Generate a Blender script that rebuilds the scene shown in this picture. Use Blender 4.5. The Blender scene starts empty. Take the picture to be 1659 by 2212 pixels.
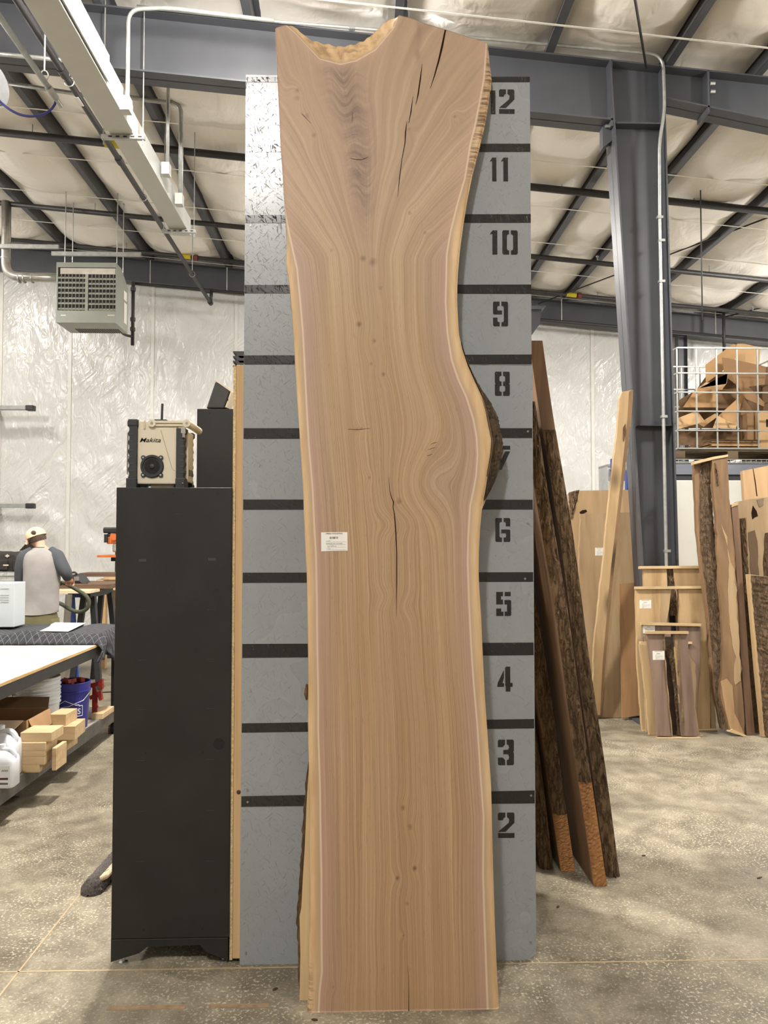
import bpy, bmesh, math, random
import numpy as np
from mathutils import Vector, Matrix

random.seed(7); np.random.seed(7)
SC = bpy.context.scene
COL = SC.collection

# ------------------------------------------------------------------ camera
F, CX, CY = 1650.0, 829.5, 1106.0           # focal length and centre in pixels of the 1659 x 2212 frame
CAM = Vector((0.0, 0.0, 1.74))
PITCH, YAW = math.radians(2.0), math.radians(1.7)
FWD = Vector((math.sin(YAW)*math.cos(PITCH), math.cos(YAW)*math.cos(PITCH), math.sin(PITCH)))
RIGHT = Vector((math.cos(YAW), -math.sin(YAW), 0.0))
UP = RIGHT.cross(FWD)
cd = bpy.data.cameras.new('camera'); cam = bpy.data.objects.new('camera', cd); COL.objects.link(cam)
cd.sensor_fit = 'VERTICAL'; cd.sensor_height = 36.0; cd.sensor_width = 27.0
cd.lens = F/2212.0*36.0; cd.clip_start = 0.05; cd.clip_end = 200
cam.matrix_world = Matrix((( RIGHT.x, UP.x, -FWD.x, CAM.x), (RIGHT.y, UP.y, -FWD.y, CAM.y),
                           ( RIGHT.z, UP.z, -FWD.z, CAM.z), (0, 0, 0, 1)))
SC.camera = cam
SC.cycles.use_light_tree = False; SC.cycles.max_bounces = 5; SC.cycles.diffuse_bounces = 4; SC.cycles.glossy_bounces = 2; SC.cycles.transmission_bounces = 2; SC.cycles.caustics_reflective = False; SC.cycles.caustics_refractive = False

# ------------------------------------------------------------------ world, lights, exposure
wd = bpy.data.worlds.new('world'); SC.world = wd; wd.use_nodes = True
wd.node_tree.nodes['Background'].inputs[0].default_value = (0.9, 0.93, 1.0, 1)
wd.node_tree.nodes['Background'].inputs[1].default_value = 0.05
vs = SC.view_settings
vs.view_transform = 'Standard'; vs.look = 'None'; vs.exposure = 0.33; vs.gamma = 1.0; vs.use_curve_mapping = False
LAMP_W = 300.0
def high_bay(x, y, z, power):
    ld = bpy.data.lights.new('high_bay_light', 'AREA'); ld.shape = 'DISK'; ld.size = 0.42
    ld.energy = power; ld.color = (1.0, 0.958, 0.905)
    o = bpy.data.objects.new('high_bay_light', ld); COL.objects.link(o); o.location = (x, y, z)
    pd = bpy.data.lights.new('ceiling_fill_light', 'POINT'); pd.shadow_soft_size = 0.22        # point fill added below each lamp to brighten the ceiling
    pd.energy = power*1.1; pd.color = ld.color
    o = bpy.data.objects.new('ceiling_fill_light', pd); COL.objects.link(o); o.location = (x, y, z-0.3)
for lx, ly, lp in [(-1.2, -2.1, .80), (-1.0, 5.2, 1.15), (0.3, 11.6, .36), (-7.6, -2.1, .2), (-7.6, 5.2, .9), (-7.6, 11.0, .36),
                   (5.4, -2.1, .22), (5.4, 5.2, .6), (8.2, 10.8, 1.0), (-1.2, -8.0, .15)]:
    high_bay(lx, ly, 6.25 - 0.09*lx, LAMP_W*lp)

# ------------------------------------------------------------------ geometry of the view, used to find real places
def ray(px, py):
    return FWD + RIGHT*((px-CX)/F) + UP*((CY-py)/F)
def AY(px, py, Y):
    d = ray(px, py); return CAM + d*(Y/d.y)
def AZ(px, py, z=0.0):
    d = ray(px, py); return CAM + d*((z-CAM.z)/d.z)
def AP(px, py, Yb, k):                       # a plane leaning back: Y = Yb + k*z
    d = ray(px, py); return CAM + d*((Yb + k*CAM.z)/(d.y - k*d.z))
def roof(x): return 6.83 - 0.09*x           # underside of the roof sheet

# ------------------------------------------------------------------ materials
def lin(c):
    return tuple(((v/255.0)/12.92 if v <= 10.31 else ((v/255.0+0.055)/1.055)**2.4) for v in c)
class NT:
    def __init__(s, name):
        s.m = bpy.data.materials.new(name); s.m.use_nodes = True
        s.t = s.m.node_tree; s.b = s.t.nodes['Principled BSDF']
    def n(s, typ, **kw):
        nd = s.t.nodes.new(typ)
        for k, v in kw.items():
            if k.startswith('i_'):
                key = k[2:]; key = int(key) if key.isdigit() else key
                sk = nd.inputs[key]
                if hasattr(v, 'is_output') or isinstance(v, bpy.types.NodeSocket): s.t.links.new(v, sk)
                else: sk.default_value = v
            else: setattr(nd, k, v)
        return nd
    def l(s, a, b): s.t.links.new(a, b)
    def coord(s, kind='Object', scale=(1, 1, 1), rot=(0, 0, 0)):
        tc = s.n('ShaderNodeTexCoord'); mp = s.n('ShaderNodeMapping')
        mp.inputs['Scale'].default_value = scale; mp.inputs['Rotation'].default_value = rot
        s.l(tc.outputs[kind], mp.inputs['Vector']); return mp.outputs[0]
    def rotscale(s, rot, scale):
        tc = s.n('ShaderNodeTexCoord'); m1 = s.n('ShaderNodeMapping'); m2 = s.n('ShaderNodeMapping')
        m1.inputs['Rotation'].default_value = (0, rot, 0); m2.inputs['Scale'].default_value = scale
        s.l(tc.outputs['Object'], m1.inputs['Vector']); s.l(m1.outputs[0], m2.inputs['Vector']); return m2.outputs[0]
    def noise(s, vec, scale, detail=4.0, rough=0.55, dist=0.0):
        nd = s.n('ShaderNodeTexNoise'); nd.inputs['Scale'].default_value = scale
        nd.inputs['Detail'].default_value = detail; nd.inputs['Roughness'].default_value = rough
        nd.inputs['Distortion'].default_value = dist; s.l(vec, nd.inputs['Vector']); return nd.outputs[0]
    def ramp(s, fac, stops):
        nd = s.n('ShaderNodeValToRGB'); s.l(fac, nd.inputs[0]); e = nd.color_ramp.elements
        while len(e) < len(stops): e.new(0.5)
        for el, (p, c) in zip(e, stops):
            el.position = p; el.color = (*c, 1) if len(c) == 3 else c
        return nd.outputs[0]
    def fr(s, fac, a, b, c=0.0, d=1.0):
        nd = s.n('ShaderNodeMapRange'); nd.clamp = True
        nd.inputs[1].default_value = a; nd.inputs[2].default_value = b; nd.inputs[3].default_value = c; nd.inputs[4].default_value = d
        s.l(fac, nd.inputs[0]); return nd.outputs[0]
    def math(s, op, a, b=None):
        nd = s.n('ShaderNodeMath', operation=op)
        for i, v in enumerate((a, b)):
            if v is None: continue
            if isinstance(v, (int, float)): nd.inputs[i].default_value = v
            else: s.l(v, nd.inputs[i])
        return nd.outputs[0]
    def mix(s, fac, a, b, mode='MIX'):
        nd = s.n('ShaderNodeMix', data_type='RGBA', blend_type=mode)
        for sk, v in ((nd.inputs[0], fac), (nd.inputs[6], a), (nd.inputs[7], b)):
            if isinstance(v, (int, float)): sk.default_value = v
            elif isinstance(v, tuple): sk.default_value = (*v, 1)
            else: s.l(v, sk)
        return nd.outputs[2]
    def bump(s, h, strength=0.3, dist=0.01):
        nd = s.n('ShaderNodeBump'); nd.inputs['Strength'].default_value = strength; nd.inputs['Distance'].default_value = dist
        s.l(h, nd.inputs['Height']); s.l(nd.outputs[0], s.b.inputs['Normal'])
    def done(s, col=None, rough=None, metal=None, spec=None):
        for key, v in (('Base Color', col), ('Roughness', rough), ('Metallic', metal), ('Specular IOR Level', spec)):
            if v is None: continue
            if isinstance(v, (int, float)): s.b.inputs[key].default_value = v
            elif isinstance(v, tuple): s.b.inputs[key].default_value = (*v, 1)
            else: s.l(v, s.b.inputs[key])
        return s.m

MATS = {}
def plain(name, rgb, rough=0.6, metal=0.0, var=0.12, scale=6.0, bump=0.0, bscale=60.0, spec=0.5):
    if name in MATS: return MATS[name]
    t = NT(name); c = lin(rgb); v = t.coord()
    nz = t.noise(v, scale, 2)
    col = t.ramp(nz, [(0.3, tuple(x*(1-var) for x in c)), (0.7, tuple(min(1, x*(1+var)) for x in c))])
    if bump: t.bump(t.noise(v, bscale, 4), bump, 0.01)
    MATS[name] = t.done(col, rough, metal, spec); return MATS[name]

def wood(name, light, dark, rough=0.6, axis='z', freq=22.0, stretch=0.06, knots=0.0, bump=0.0):
    """plank wood: streaks along one axis"""
    if name in MATS: return MATS[name]
    t = NT(name)
    sc = {'z': (1, 1, stretch), 'x': (stretch, 1, 1), 'y': (1, stretch, 1)}[axis]
    v = t.coord('Object', sc)
    a = t.noise(v, freq, 4, 0.6, 0.35); b = t.noise(v, freq*0.22, 2, 0.5, 0.8)
    f = t.math('ADD', t.math('MULTIPLY', a, 0.55), t.math('MULTIPLY', b, 0.45))
    L, D = lin(light), tuple(x*.84 for x in lin(dark)); mid = tuple((p+q)/2 for p, q in zip(L, D))
    col = t.ramp(f, [(0.36, D), (0.47, mid), (0.62, L)])
    if knots:
        vk = t.coord('Object', {'z': (1, 1, .45), 'x': (.45, 1, 1), 'y': (1, .45, 1)}[axis])
        vo = t.n('ShaderNodeTexVoronoi'); vo.inputs['Scale'].default_value = knots; t.l(vk, vo.inputs['Vector'])
        col = t.mix(t.fr(vo.outputs[0], 0.05, 0.16, 0.85, 0.0), col, tuple(x*0.35 for x in D))
    if bump: t.bump(a, bump, 0.004)
    MATS[name] = t.done(col, rough, 0.0, 0.35); return MATS[name]

def bark_mat(name, a, b, scale=26.0, stretch=0.3):
    if name in MATS: return MATS[name]
    t = NT(name); v = t.coord('Object', (1, 1, stretch))
    n1 = t.noise(v, scale*1.3, 7, 0.7, 0.8); n2 = t.noise(v, scale*0.2, 3)
    r1 = t.math('ABSOLUTE', t.math('SUBTRACT', t.noise(v, scale*1.0, 5, 0.65, 0.4), 0.5))       # furrows
    furrow = t.fr(r1, 0.0, 0.06, 0.35, 1.0)
    patch = t.fr(t.noise(v, scale*0.12, 3), .42, .62)
    col = t.ramp(t.math('ADD', t.math('MULTIPLY', n1, .6), t.math('MULTIPLY', n2, .4)), [(0.34, lin(b)), (0.64, lin(a))])
    col = t.mix(t.math('MULTIPLY', patch, .3), col, tuple(min(1, x*1.25) for x in lin(a)))
    col = t.mix(furrow, tuple(x*0.7 for x in lin(b)), col)
    t.bump(t.math('ADD', t.math('MULTIPLY', n1, .6), t.math('MULTIPLY', furrow, 0.6)), 0.9, 0.010)
    MATS[name] = t.done(col, 0.85, 0.0, 0.2); return MATS[name]

# ------------------------------------------------------------------ object helpers
def put(o, parent=None):
    COL.objects.link(o)
    if parent is not None: o.parent = parent
    return o
def wloc(o):
    v = Vector((0, 0, 0))
    while o is not None: v += o.location; o = o.parent
    return v
def tag(o, label=None, cat=None, group=None, kind=None):
    if label: o['label'] = label
    if cat: o['category'] = cat
    if group: o['group'] = group
    if kind: o['kind'] = kind
    return o
def thing(name, label, cat, loc, group=None):
    o = bpy.data.objects.new(name, None); put(o); o.location = loc; o.empty_display_size = 0.1
    return tag(o, label, cat, group)

class MB:
    """collects shapes in world coordinates; build() links them as one mesh object"""
    def __init__(s): s.v = []; s.f = []
    def add(s, vs, fs):
        n = len(s.v); s.v += [tuple(p) for p in vs]; s.f += [tuple(i+n for i in f) for f in fs]; return s
    def box(s, a, b, m=None):
        (x0, y0, z0), (x1, y1, z1) = a, b
        vs = [Vector(p) for p in ((x0,y0,z0),(x1,y0,z0),(x1,y1,z0),(x0,y1,z0),(x0,y0,z1),(x1,y0,z1),(x1,y1,z1),(x0,y1,z1))]
        if m is not None: vs = [m @ p for p in vs]
        return s.add(vs, [(0,3,2,1),(4,5,6,7),(0,1,5,4),(1,2,6,5),(2,3,7,6),(3,0,4,7)])
    def bar(s, p, q, w, h=None, up=(0, 0, 1)):
        """a square bar from p to q, w wide, h high"""
        p, q = Vector(p), Vector(q); h = w if h is None else h
        d = (q-p).normalized(); u = Vector(up)
        if abs(d.dot(u)) > 0.98: u = Vector((0, 1, 0))
        r = d.cross(u).normalized(); u = r.cross(d).normalized()
        vs = []
        for c in (p, q):
            for sx, sz in ((-1,-1),(1,-1),(1,1),(-1,1)): vs.append(c + r*(sx*w/2) + u*(sz*h/2))
        return s.add(vs, [(3,2,1,0),(4,5,6,7),(0,1,5,4),(1,2,6,5),(2,3,7,6),(3,0,4,7)])
    def cyl(s, p, q, r, r2=None, seg=16, caps=True):
        p, q = Vector(p), Vector(q); r2 = r if r2 is None else r2
        d = (q-p).normalized(); u = Vector((0, 0, 1)) if abs(d.z) < 0.9 else Vector((1, 0, 0))
        a = d.cross(u).normalized(); b = d.cross(a)
        vs = []
        for c, rr in ((p, r), (q, r2)):
            for i in range(seg):
                t = 2*math.pi*i/seg; vs.append(c + a*(math.cos(t)*rr) + b*(math.sin(t)*rr))
        fs = [(i, (i+1) % seg, seg+(i+1) % seg, seg+i) for i in range(seg)]
        if caps: fs += [tuple(range(seg-1, -1, -1)), tuple(range(seg, 2*seg))]
        return s.add(vs, fs)
    def tube(s, pts, r, seg=10, caps=True):
        pts = [Vector(p) for p in pts]; n = len(pts); rs = r if isinstance(r, (list, tuple)) else [r]*n
        vs = []; a = None
        for i, p in enumerate(pts):
            d = (pts[min(i+1, n-1)] - pts[max(i-1, 0)]).normalized()
            if a is None:
                u = Vector((0, 0, 1)) if abs(d.z) < 0.9 else Vector((1, 0, 0)); a = d.cross(u).normalized()
            else:
                a = (a - d*a.dot(d)).normalized()
            b = d.cross(a)
            for k in range(seg):
                t = 2*math.pi*k/seg; vs.append(p + a*(math.cos(t)*rs[i]) + b*(math.sin(t)*rs[i]))
        fs = [(i*seg+k, i*seg+(k+1) % seg, (i+1)*seg+(k+1) % seg, (i+1)*seg+k) for i in range(n-1) for k in range(seg)]
        if caps: fs += [tuple(range(seg-1, -1, -1)), tuple(range((n-1)*seg, n*seg))]
        return s.add(vs, fs)
    def lathe(s, prof, c, axis=(0, 0, 1), seg=28):
        """profile [(radius, height)] turned about an axis through c"""
        c = Vector(c); d = Vector(axis).normalized(); u = Vector((1, 0, 0)) if abs(d.x) < 0.9 else Vector((0, 1, 0))
        a = d.cross(u).normalized(); b = d.cross(a); vs = []
        for r, h in prof:
            for i in range(seg):
                t = 2*math.pi*i/seg; vs.append(c + d*h + a*(math.cos(t)*r) + b*(math.sin(t)*r))
        n = len(prof)
        fs = [(j*seg+i, j*seg+(i+1) % seg, (j+1)*seg+(i+1) % seg, (j+1)*seg+i) for j in range(n-1) for i in range(seg)]
        if prof[0][0] > 1e-6: fs.append(tuple(range(seg-1, -1, -1)))
        if prof[-1][0] > 1e-6: fs.append(tuple(range((n-1)*seg, n*seg)))
        return s.add(vs, fs)
    def prism(s, pts, off):
        """polygon of 3D points thickened by the vector off"""
        pts = [Vector(p) for p in pts]; off = Vector(off); n = len(pts)
        return s.add(pts + [p+off for p in pts], [tuple(range(n)), tuple(range(2*n-1, n-1, -1))] +
                     [(i, n+i, n+(i+1) % n, (i+1) % n) for i in range(n)])
    def grid(s, P):
        """P[i][j] 3D points"""
        m, n = len(P), len(P[0]); vs = [p for row in P for p in row]
        return s.add(vs, [(i*n+j, i*n+j+1, (i+1)*n+j+1, (i+1)*n+j) for i in range(m-1) for j in range(n-1)])
    def ellip(s, c, r, seg=16, rings=10, m=None):
        c = Vector(c); vs = []
        for i in range(rings+1):
            ph = math.pi*i/rings
            for k in range(seg):
                t = 2*math.pi*k/seg
                p = Vector((math.sin(ph)*math.cos(t)*r[0], math.sin(ph)*math.sin(t)*r[1], math.cos(ph)*r[2]))
                vs.append(c + (m @ p if m is not None else p))
        return s.add(vs, [(i*seg+k, (i+1)*seg+k, (i+1)*seg+(k+1) % seg, i*seg+(k+1) % seg) for i in range(rings) for k in range(seg)])
    def build(s, name, mat, parent=None, smooth=False, bevel=0.0, fix=True):
        me = bpy.data.meshes.new(name); base = wloc(parent) if parent is not None else Vector((0, 0, 0))
        me.from_pydata([(p[0]-base.x, p[1]-base.y, p[2]-base.z) for p in s.v], [], s.f)
        if fix:
            bm = bmesh.new(); bm.from_mesh(me); bmesh.ops.recalc_face_normals(bm, faces=bm.faces); bm.to_mesh(me); bm.free()
        me.materials.append(mat)
        if smooth:
            me.polygons.foreach_set('use_smooth', [True]*len(me.polygons))
            me.update()
        o = bpy.data.objects.new(name, me); put(o, parent)
        if bevel:
            md = o.modifiers.new('bevel', 'BEVEL'); md.width = bevel; md.segments = 2; md.limit_method = 'ANGLE'
        return o
def recenter(o):
    """move a top-level mesh's origin to its base centre"""
    vs = [v.co for v in o.data.vertices]
    c = Vector(((min(v.x for v in vs)+max(v.x for v in vs))/2, (min(v.y for v in vs)+max(v.y for v in vs))/2, min(v.z for v in vs)))
    o.data.transform(Matrix.Translation(-c)); o.location = c; return o
def solo(mb, name, mat, label, cat, group=None, **kw):
    return tag(recenter(mb.build(name, mat, **kw)), label, cat, group)
def text(s, name, mat, parent, origin, xdir, ydir, height, width=None, shear=0.0, bold=0.0, thick=0.0006, center=False):
    """flat lettering lying in the plane of xdir, ydir"""
    cu = bpy.data.curves.new(name, 'FONT'); cu.body = s; cu.shear = shear; cu.offset = bold; cu.extrude = 0.0; cu.size = 1.0; cu.resolution_u = 3
    tmp = bpy.data.objects.new(name, cu); COL.objects.link(tmp)
    me = bpy.data.meshes.new_from_object(tmp.evaluated_get(bpy.context.evaluated_depsgraph_get()))
    bpy.data.objects.remove(tmp)
    co = np.array([v.co[:] for v in me.vertices]); lo, hi = co.min(0), co.max(0)
    sy = height/(hi[1]-lo[1]); sx = sy if width is None else width/(hi[0]-lo[0])
    X, Y = Vector(xdir).normalized(), Vector(ydir).normalized(); N = X.cross(Y)
    base = wloc(parent); o3 = Vector(origin) - base
    sh = (hi[0]-lo[0])*sx/2 if center else 0.0
    for v in me.vertices:
        v.co = o3 + X*((v.co.x-lo[0])*sx - sh) + Y*((v.co.y-lo[1])*sy) + N*thick
    me.materials.clear(); me.materials.append(mat); me.name = name
    return put(bpy.data.objects.new(name, me), parent)
# ================================================================== SETTING
X0, X1, Y0, Y1 = -11.0, 13.0, -11.0, 14.6
steel = plain('grey_steel_paint', (74, 76, 81), 0.45, 0.0, 0.10, 2.5)
steel_lt = plain('light_grey_enamel', (188, 190, 186), 0.35, 0.0, 0.05, 3)
galv = plain('galvanised_steel', (176, 178, 174), 0.38, 0.6, 0.15, 14)
blackpipe = plain('dark_pipe', (52, 50, 50), 0.5, 0.2, 0.15, 8)
white_band = plain('white_band', (232, 230, 222), 0.5, 0, 0.04)

# concrete
t = NT('polished_concrete'); v = t.coord()
big = t.noise(v, 0.9, 3, 0.6, 0.6); mid = t.noise(v, 6.5, 4, 0.65, 0.3); fine = t.noise(v, 80, 2, 0.6)
f = t.math('ADD', t.math('MULTIPLY', big, .5), t.math('MULTIPLY', mid, .5))
col = t.ramp(f, [(0.36, lin(( 88, 81, 68))), (0.5, lin((121, 113, 96))), (0.64, lin((152, 143, 123)))])
spk = t.fr(fine, 0.55, 0.64); dk = t.fr(t.noise(v, 70, 2, .6), 0.42, 0.30)
patch = t.fr(t.noise(v, 1.7, 3), 0.45, 0.6)
col = t.mix(t.math('MULTIPLY', spk, t.math('ADD', 0.22, t.math('MULTIPLY', patch, 0.6))), col, lin((205, 196, 172)))
col = t.mix(t.math('MULTIPLY', dk, 0.45), col, lin((74, 70, 62)))
t.bump(mid, 0.05, 0.01)
concrete = t.done(col, t.fr(mid, .3, .7, .38, .6), 0, 0.4)

# white vinyl facing of the insulation
def vinyl(name, rgb, rough, s1, strength, rot=0.0, sx=(1, 1, 1), streaks=0.0, small=0.28):
    t = NT(name); v = t.coord('Object', sx, (0, rot, 0))
    n1 = t.noise(v, s1, 3, 0.55, 1.1); n2 = t.noise(v, s1*4.5, 2, 0.6, 1.6); n3 = t.noise(v, 0.5, 2)
    h = t.math('ADD', t.math('MULTIPLY', n1, 0.8), t.math('MULTIPLY', n2, small))
    if streaks:
        w1 = t.noise(t.rotscale(streaks, (4.2, 1, 0.7)), 1.0, 2, 0.6, 0.9)
        w2 = t.noise(t.rotscale(streaks*1.15, (13, 1, 2.4)), 1.0, 2, 0.6, 1.2)
        big = t.fr(t.noise(t.coord('Object'), 0.8, 2), .42, .62, .12, 1.0)
        h = t.math('ADD', h, t.math('MULTIPLY', big, t.math('ADD', t.math('MULTIPLY', w1, 0.8), t.math('MULTIPLY', w2, 0.22))))
    t.bump(h, strength, 0.12)
    c = lin(rgb)
    col = t.ramp(n3, [(0.35, tuple(x*0.95 for x in c)), (0.65, c)])
    return t.done(col, rough, 0, 0.5)
wall_vinyl = vinyl('wall_vinyl', (208, 208, 205), 0.24, 1.3, 0.6, 0.6, (1.0, 1, 0.45), -0.75)
roof_vinyl = vinyl('roof_vinyl', (244, 238, 229), 0.36, 1.0, 0.5, 0, (1.3, 0.8, 1), 0, .12)

# floor
mb = MB(); mb.box((X0, Y0, -0.15), (X1, Y1, 0)); flo = mb.build('floor', concrete); tag(flo, kind='structure')
joint = plain('joint_filler', (168, 148, 116), 0.6, 0, .1, 20)
yj = AZ(1200, 2080).y; xj = AZ(0, 2150).x
MB().box((X0, yj-0.004, 0.0), (X1, yj+0.004, 0.0012)).build('control_joint', joint, flo)
MB().box((xj-0.004, Y0, 0.0), (xj+0.004, Y1, 0.0012)).build('control_joint', joint, flo)
chalk = plain('chalk_mark', (138, 114, 88), 0.9, 0, .25, 30)
for a, b in (((232, 2178), (402, 2172)), ((452, 2174), (582, 2168))):
    p, q = AZ(*a), AZ(*b); MB().box((p.x, p.y-0.012, 0), (q.x, p.y+0.012, 0.0008)).build('chalk_mark', chalk, flo)

# walls: sagging vinyl sheet, slightly pillowed
def fbm(x, y, seed, octs=5):
    rs = np.random.RandomState(seed); out = np.zeros_like(x); amp = 1.0
    for o in range(octs):
        a = rs.uniform(0, 6.28, 6); fx = rs.normal(0, 1, 6)*(1.8**o); fy = rs.normal(0, 1, 6)*(1.8**o)
        for i in range(6): out += amp/6*np.sin(fx[i]*x + fy[i]*y + a[i])
        amp *= 0.6
    return out
nx, nz = 320, 110
gx = np.linspace(X0, X1, nx); gz = np.linspace(0, 1, nz)
GX, GZ = np.meshgrid(gx, gz); ZZ = GZ*(roof(GX)-0.02)
seams = [-9.79, -8.3, -6.83, -5.53, -3.98, -2.4, -0.8, 0.8, 2.5, 4.47, 6.1, 7.7, 9.3, 10.9]
dist = np.min(np.abs(GX[..., None]-np.array(seams)), axis=-1)
DY = 0.03*np.clip(dist/0.5, 0, 1)*(0.5+0.5*np.sin(ZZ*2.2)) + 0.016*fbm(GX*1.5+ZZ*1.8, ZZ*1.2, 3)*np.clip(dist/0.25, 0.15, 1)
DY += 0.012*np.sin((ZZ*5.5 + GX*4.0) + 2*fbm(GX, ZZ, 9, 3))*np.clip(dist/0.3, 0, 1)*np.clip((4.4-ZZ)/2.0, 0, 1)
P = [[(GX[i, j], Y1 - 0.03 - max(DY[i, j], -0.02), ZZ[i, j]) for j in range(nx)] for i in range(nz)]
wb = MB().grid(P).build('wall_back', wall_vinyl, smooth=True); tag(wb, kind='structure')
tape = plain('seam_tape', (214, 212, 206), 0.3, 0, .04)
for sx in seams:
    MB().box((sx-0.03, Y1-0.046, 0), (sx+0.03, Y1-0.01, roof(sx)-0.1)).build('seam_tape', tape, wb)
for nm, a, b in (('wall_left', (X0-0.1, Y0, 0), (X0, Y1, roof(X0))), ('wall_right', (X1, Y0, 0), (X1+0.1, Y1, roof(X1))),
                 ('wall_front', (X0, Y0-0.1, 0), (X1, Y0, roof(X0)))):
    tag(MB().box(a, b).build(nm, wall_vinyl), kind='structure')

# ceiling: blanket insulation sagging between purlins, banded across
PUR = [-10.0, -8.4, -6.92, -5.44, -3.97, -2.48, -1.05, 0.38, 1.85, 3.02, 3.9, 5.3, 6.9, 8.4, 9.9, 11.4, 13.0]
xs = []
for a, b in zip([X0]+PUR, PUR):
    xs += list(np.linspace(a, b, 13)[:-1])
xs = np.array(xs + [X1]); ys = np.arange(Y0, Y1+0.01, 0.14)
GX, GY = np.meshgrid(xs, ys)
pa = np.array([X0]+PUR); idx = np.clip(np.searchsorted(pa, GX, side='right')-1, 0, len(pa)-2)
tt = (GX-pa[idx])/(pa[idx+1]-pa[idx]); wdt = pa[idx+1]-pa[idx]
BANDS = np.arange(Y0+0.7, Y1, 1.22)
bd = np.min(np.abs(GY[..., None]-BANDS), axis=-1)/0.61
sag = np.sin(np.pi*np.clip(tt, 0, 1))**0.55*(0.19+0.11*np.sqrt(bd))*np.clip(wdt/1.2, .5, 1) + 0.03*fbm(GX*2.2, GY*2.6, 11)*np.sin(np.pi*np.clip(tt, 0, 1))
sag += 0.02*np.sin(GX*9+3*fbm(GX, GY, 5, 3))*np.sin(np.pi*np.clip(tt, 0, 1))*np.clip(1-bd, 0, 1)
sag *= np.clip(np.abs(GY-7.3)/.45, .35, 1)*np.clip(np.abs(GY-14.4)/.5, .35, 1)
ZC = roof(GX) + 0.0 - sag
P = [[(GX[i, j], GY[i, j], ZC[i, j]) for j in range(GX.shape[1])] for i in range(GX.shape[0])]
ceil = MB().grid(P).build('ceiling', roof_vinyl, smooth=True); tag(ceil, kind='structure')
for sx in PUR[:-1]:
    z = roof(sx); mb = MB()
    mb.box((sx-0.006, Y0, z-0.21), (sx+0.006, Y1, z+0.01)); mb.box((sx-0.07, Y0, z-0.222), (sx+0.006, Y1, z-0.21))
    mb.box((sx-0.075, Y0, z-0.222), (sx-0.068, Y1, z-0.195)); mb.box((sx-0.006, Y0, z-0.03), (sx+0.07, Y1, z-0.015))
    mb.build('purlin', steel, ceil)
for by in BANDS:
    if by > 5: MB().bar((X0, by, roof(X0)-0.232), (X1, by, roof(X1)-0.232), 0.022, 0.004).build('insulation_band', white_band, ceil)

# ------------------------------------------------------------------ steel frames
YF = 7.3
def beam_top(x): return roof(x)-0.225
rf = thing('rafter_beam', 'deep grey steel rafter beam running across just behind the big walnut slab', 'beam', (0, YF, 5.9))
xl, xr, xc0, xc1 = X0, X1, 2.45, 2.95
def seg(x0, x1, d0, d1, nm, m=steel):
    p = [(x0, YF-0.008, beam_top(x0)-d0), (x1, YF-0.008, beam_top(x1)-d1), (x1, YF-0.008, beam_top(x1)), (x0, YF-0.008, beam_top(x0))]
    return MB().prism(p, (0, 0.016, 0)).build(nm, m, rf)
def flange(x0, x1, d0, d1, w=0.24, tk=0.016):
    z0, z1 = beam_top(x0)-d0, beam_top(x1)-d1
    p = [(x0, YF-w/2, z0), (x1, YF-w/2, z1), (x1, YF-w/2, z1+tk), (x0, YF-w/2, z0+tk)]
    return MB().prism(p, (0, w, 0)).build('flange', steel, rf)
seg(xl, xc0, .62, .60, 'web'); flange(xl, xc0, .62, .60); flange(xl, xr, .016, .016)
seg(xc1, 4.6, .33, .50, 'web'); flange(xc1, 4.6, .33, .50); seg(4.6, xr, .50, .50, 'web'); flange(4.6, xr, .50, .50)
for x, d in ((xc0-0.03, .66), (xc1+0.42, .42), (-6.2, .6)):
    MB().box((x-0.01, YF-0.12, beam_top(x)-d), (x+0.01, YF+0.12, beam_top(x)-0.01)).build('stiffener_plate', steel, rf)
for x in (xc0-0.05,):
    for z in (5.75, 5.82):
        MB().cyl((x-0.03, YF-0.07, z), (x+0.02, YF-0.07, z), 0.014, seg=6).build('bolt', galv, rf)
for x, z in ((xc1+0.46, 6.12), (xc1+0.46, 6.2)):
    MB().cyl((x, YF-0.06, z), (x+0.05, YF-0.06, z), 0.02, seg=6).build('bolt', galv, rf)

def steel_column():
    c = thing('steel_column', 'tapered grey steel column with a conduit strapped up its web', 'column', (2.85, YF, 0))
    zt = 6.38
    L0, L1, R0, R1 = 2.74, 2.40, 3.02, 2.92       # left/right web edges at floor and at top
    p = [(L0, YF-0.006, 0), (R0, YF-0.006, 0), (R1, YF-0.006, zt), (L1, YF-0.006, zt)]
    MB().prism(p, (0, 0.012, 0)).build('web', steel, c)
    for a, b, s in ((L0, L1, -1), (R0, R1, 1)):
        MB().prism([(a, YF-0.125, 0), (a+0.016, YF-0.125, 0), (b+0.016, YF-0.125, zt), (b, YF-0.125, zt)], (0, 0.25, 0)).build('flange', steel, c)
    MB().box((2.6, YF-0.2, 0), (3.15, YF+0.2, 0.02)).build('base_plate', steel, c)
    MB().box((2.46, YF-0.11, 5.76), (2.92, YF+0.11, 5.775)).build('stiffener_plate', steel, c)
    MB().box((2.66, YF-0.11, 2.82), (2.97, YF+0.11, 2.828)).build('stiffener_plate', steel, c)
    MB().prism([(2.35, YF-0.05, 5.55), (2.44, YF-0.05, 5.62), (2.44, YF-0.05, 5.83), (2.35, YF-0.05, 5.76)], (0, 0.1, 0)).build('bracket', steel, c)
    return c
col_obj = steel_column()

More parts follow.
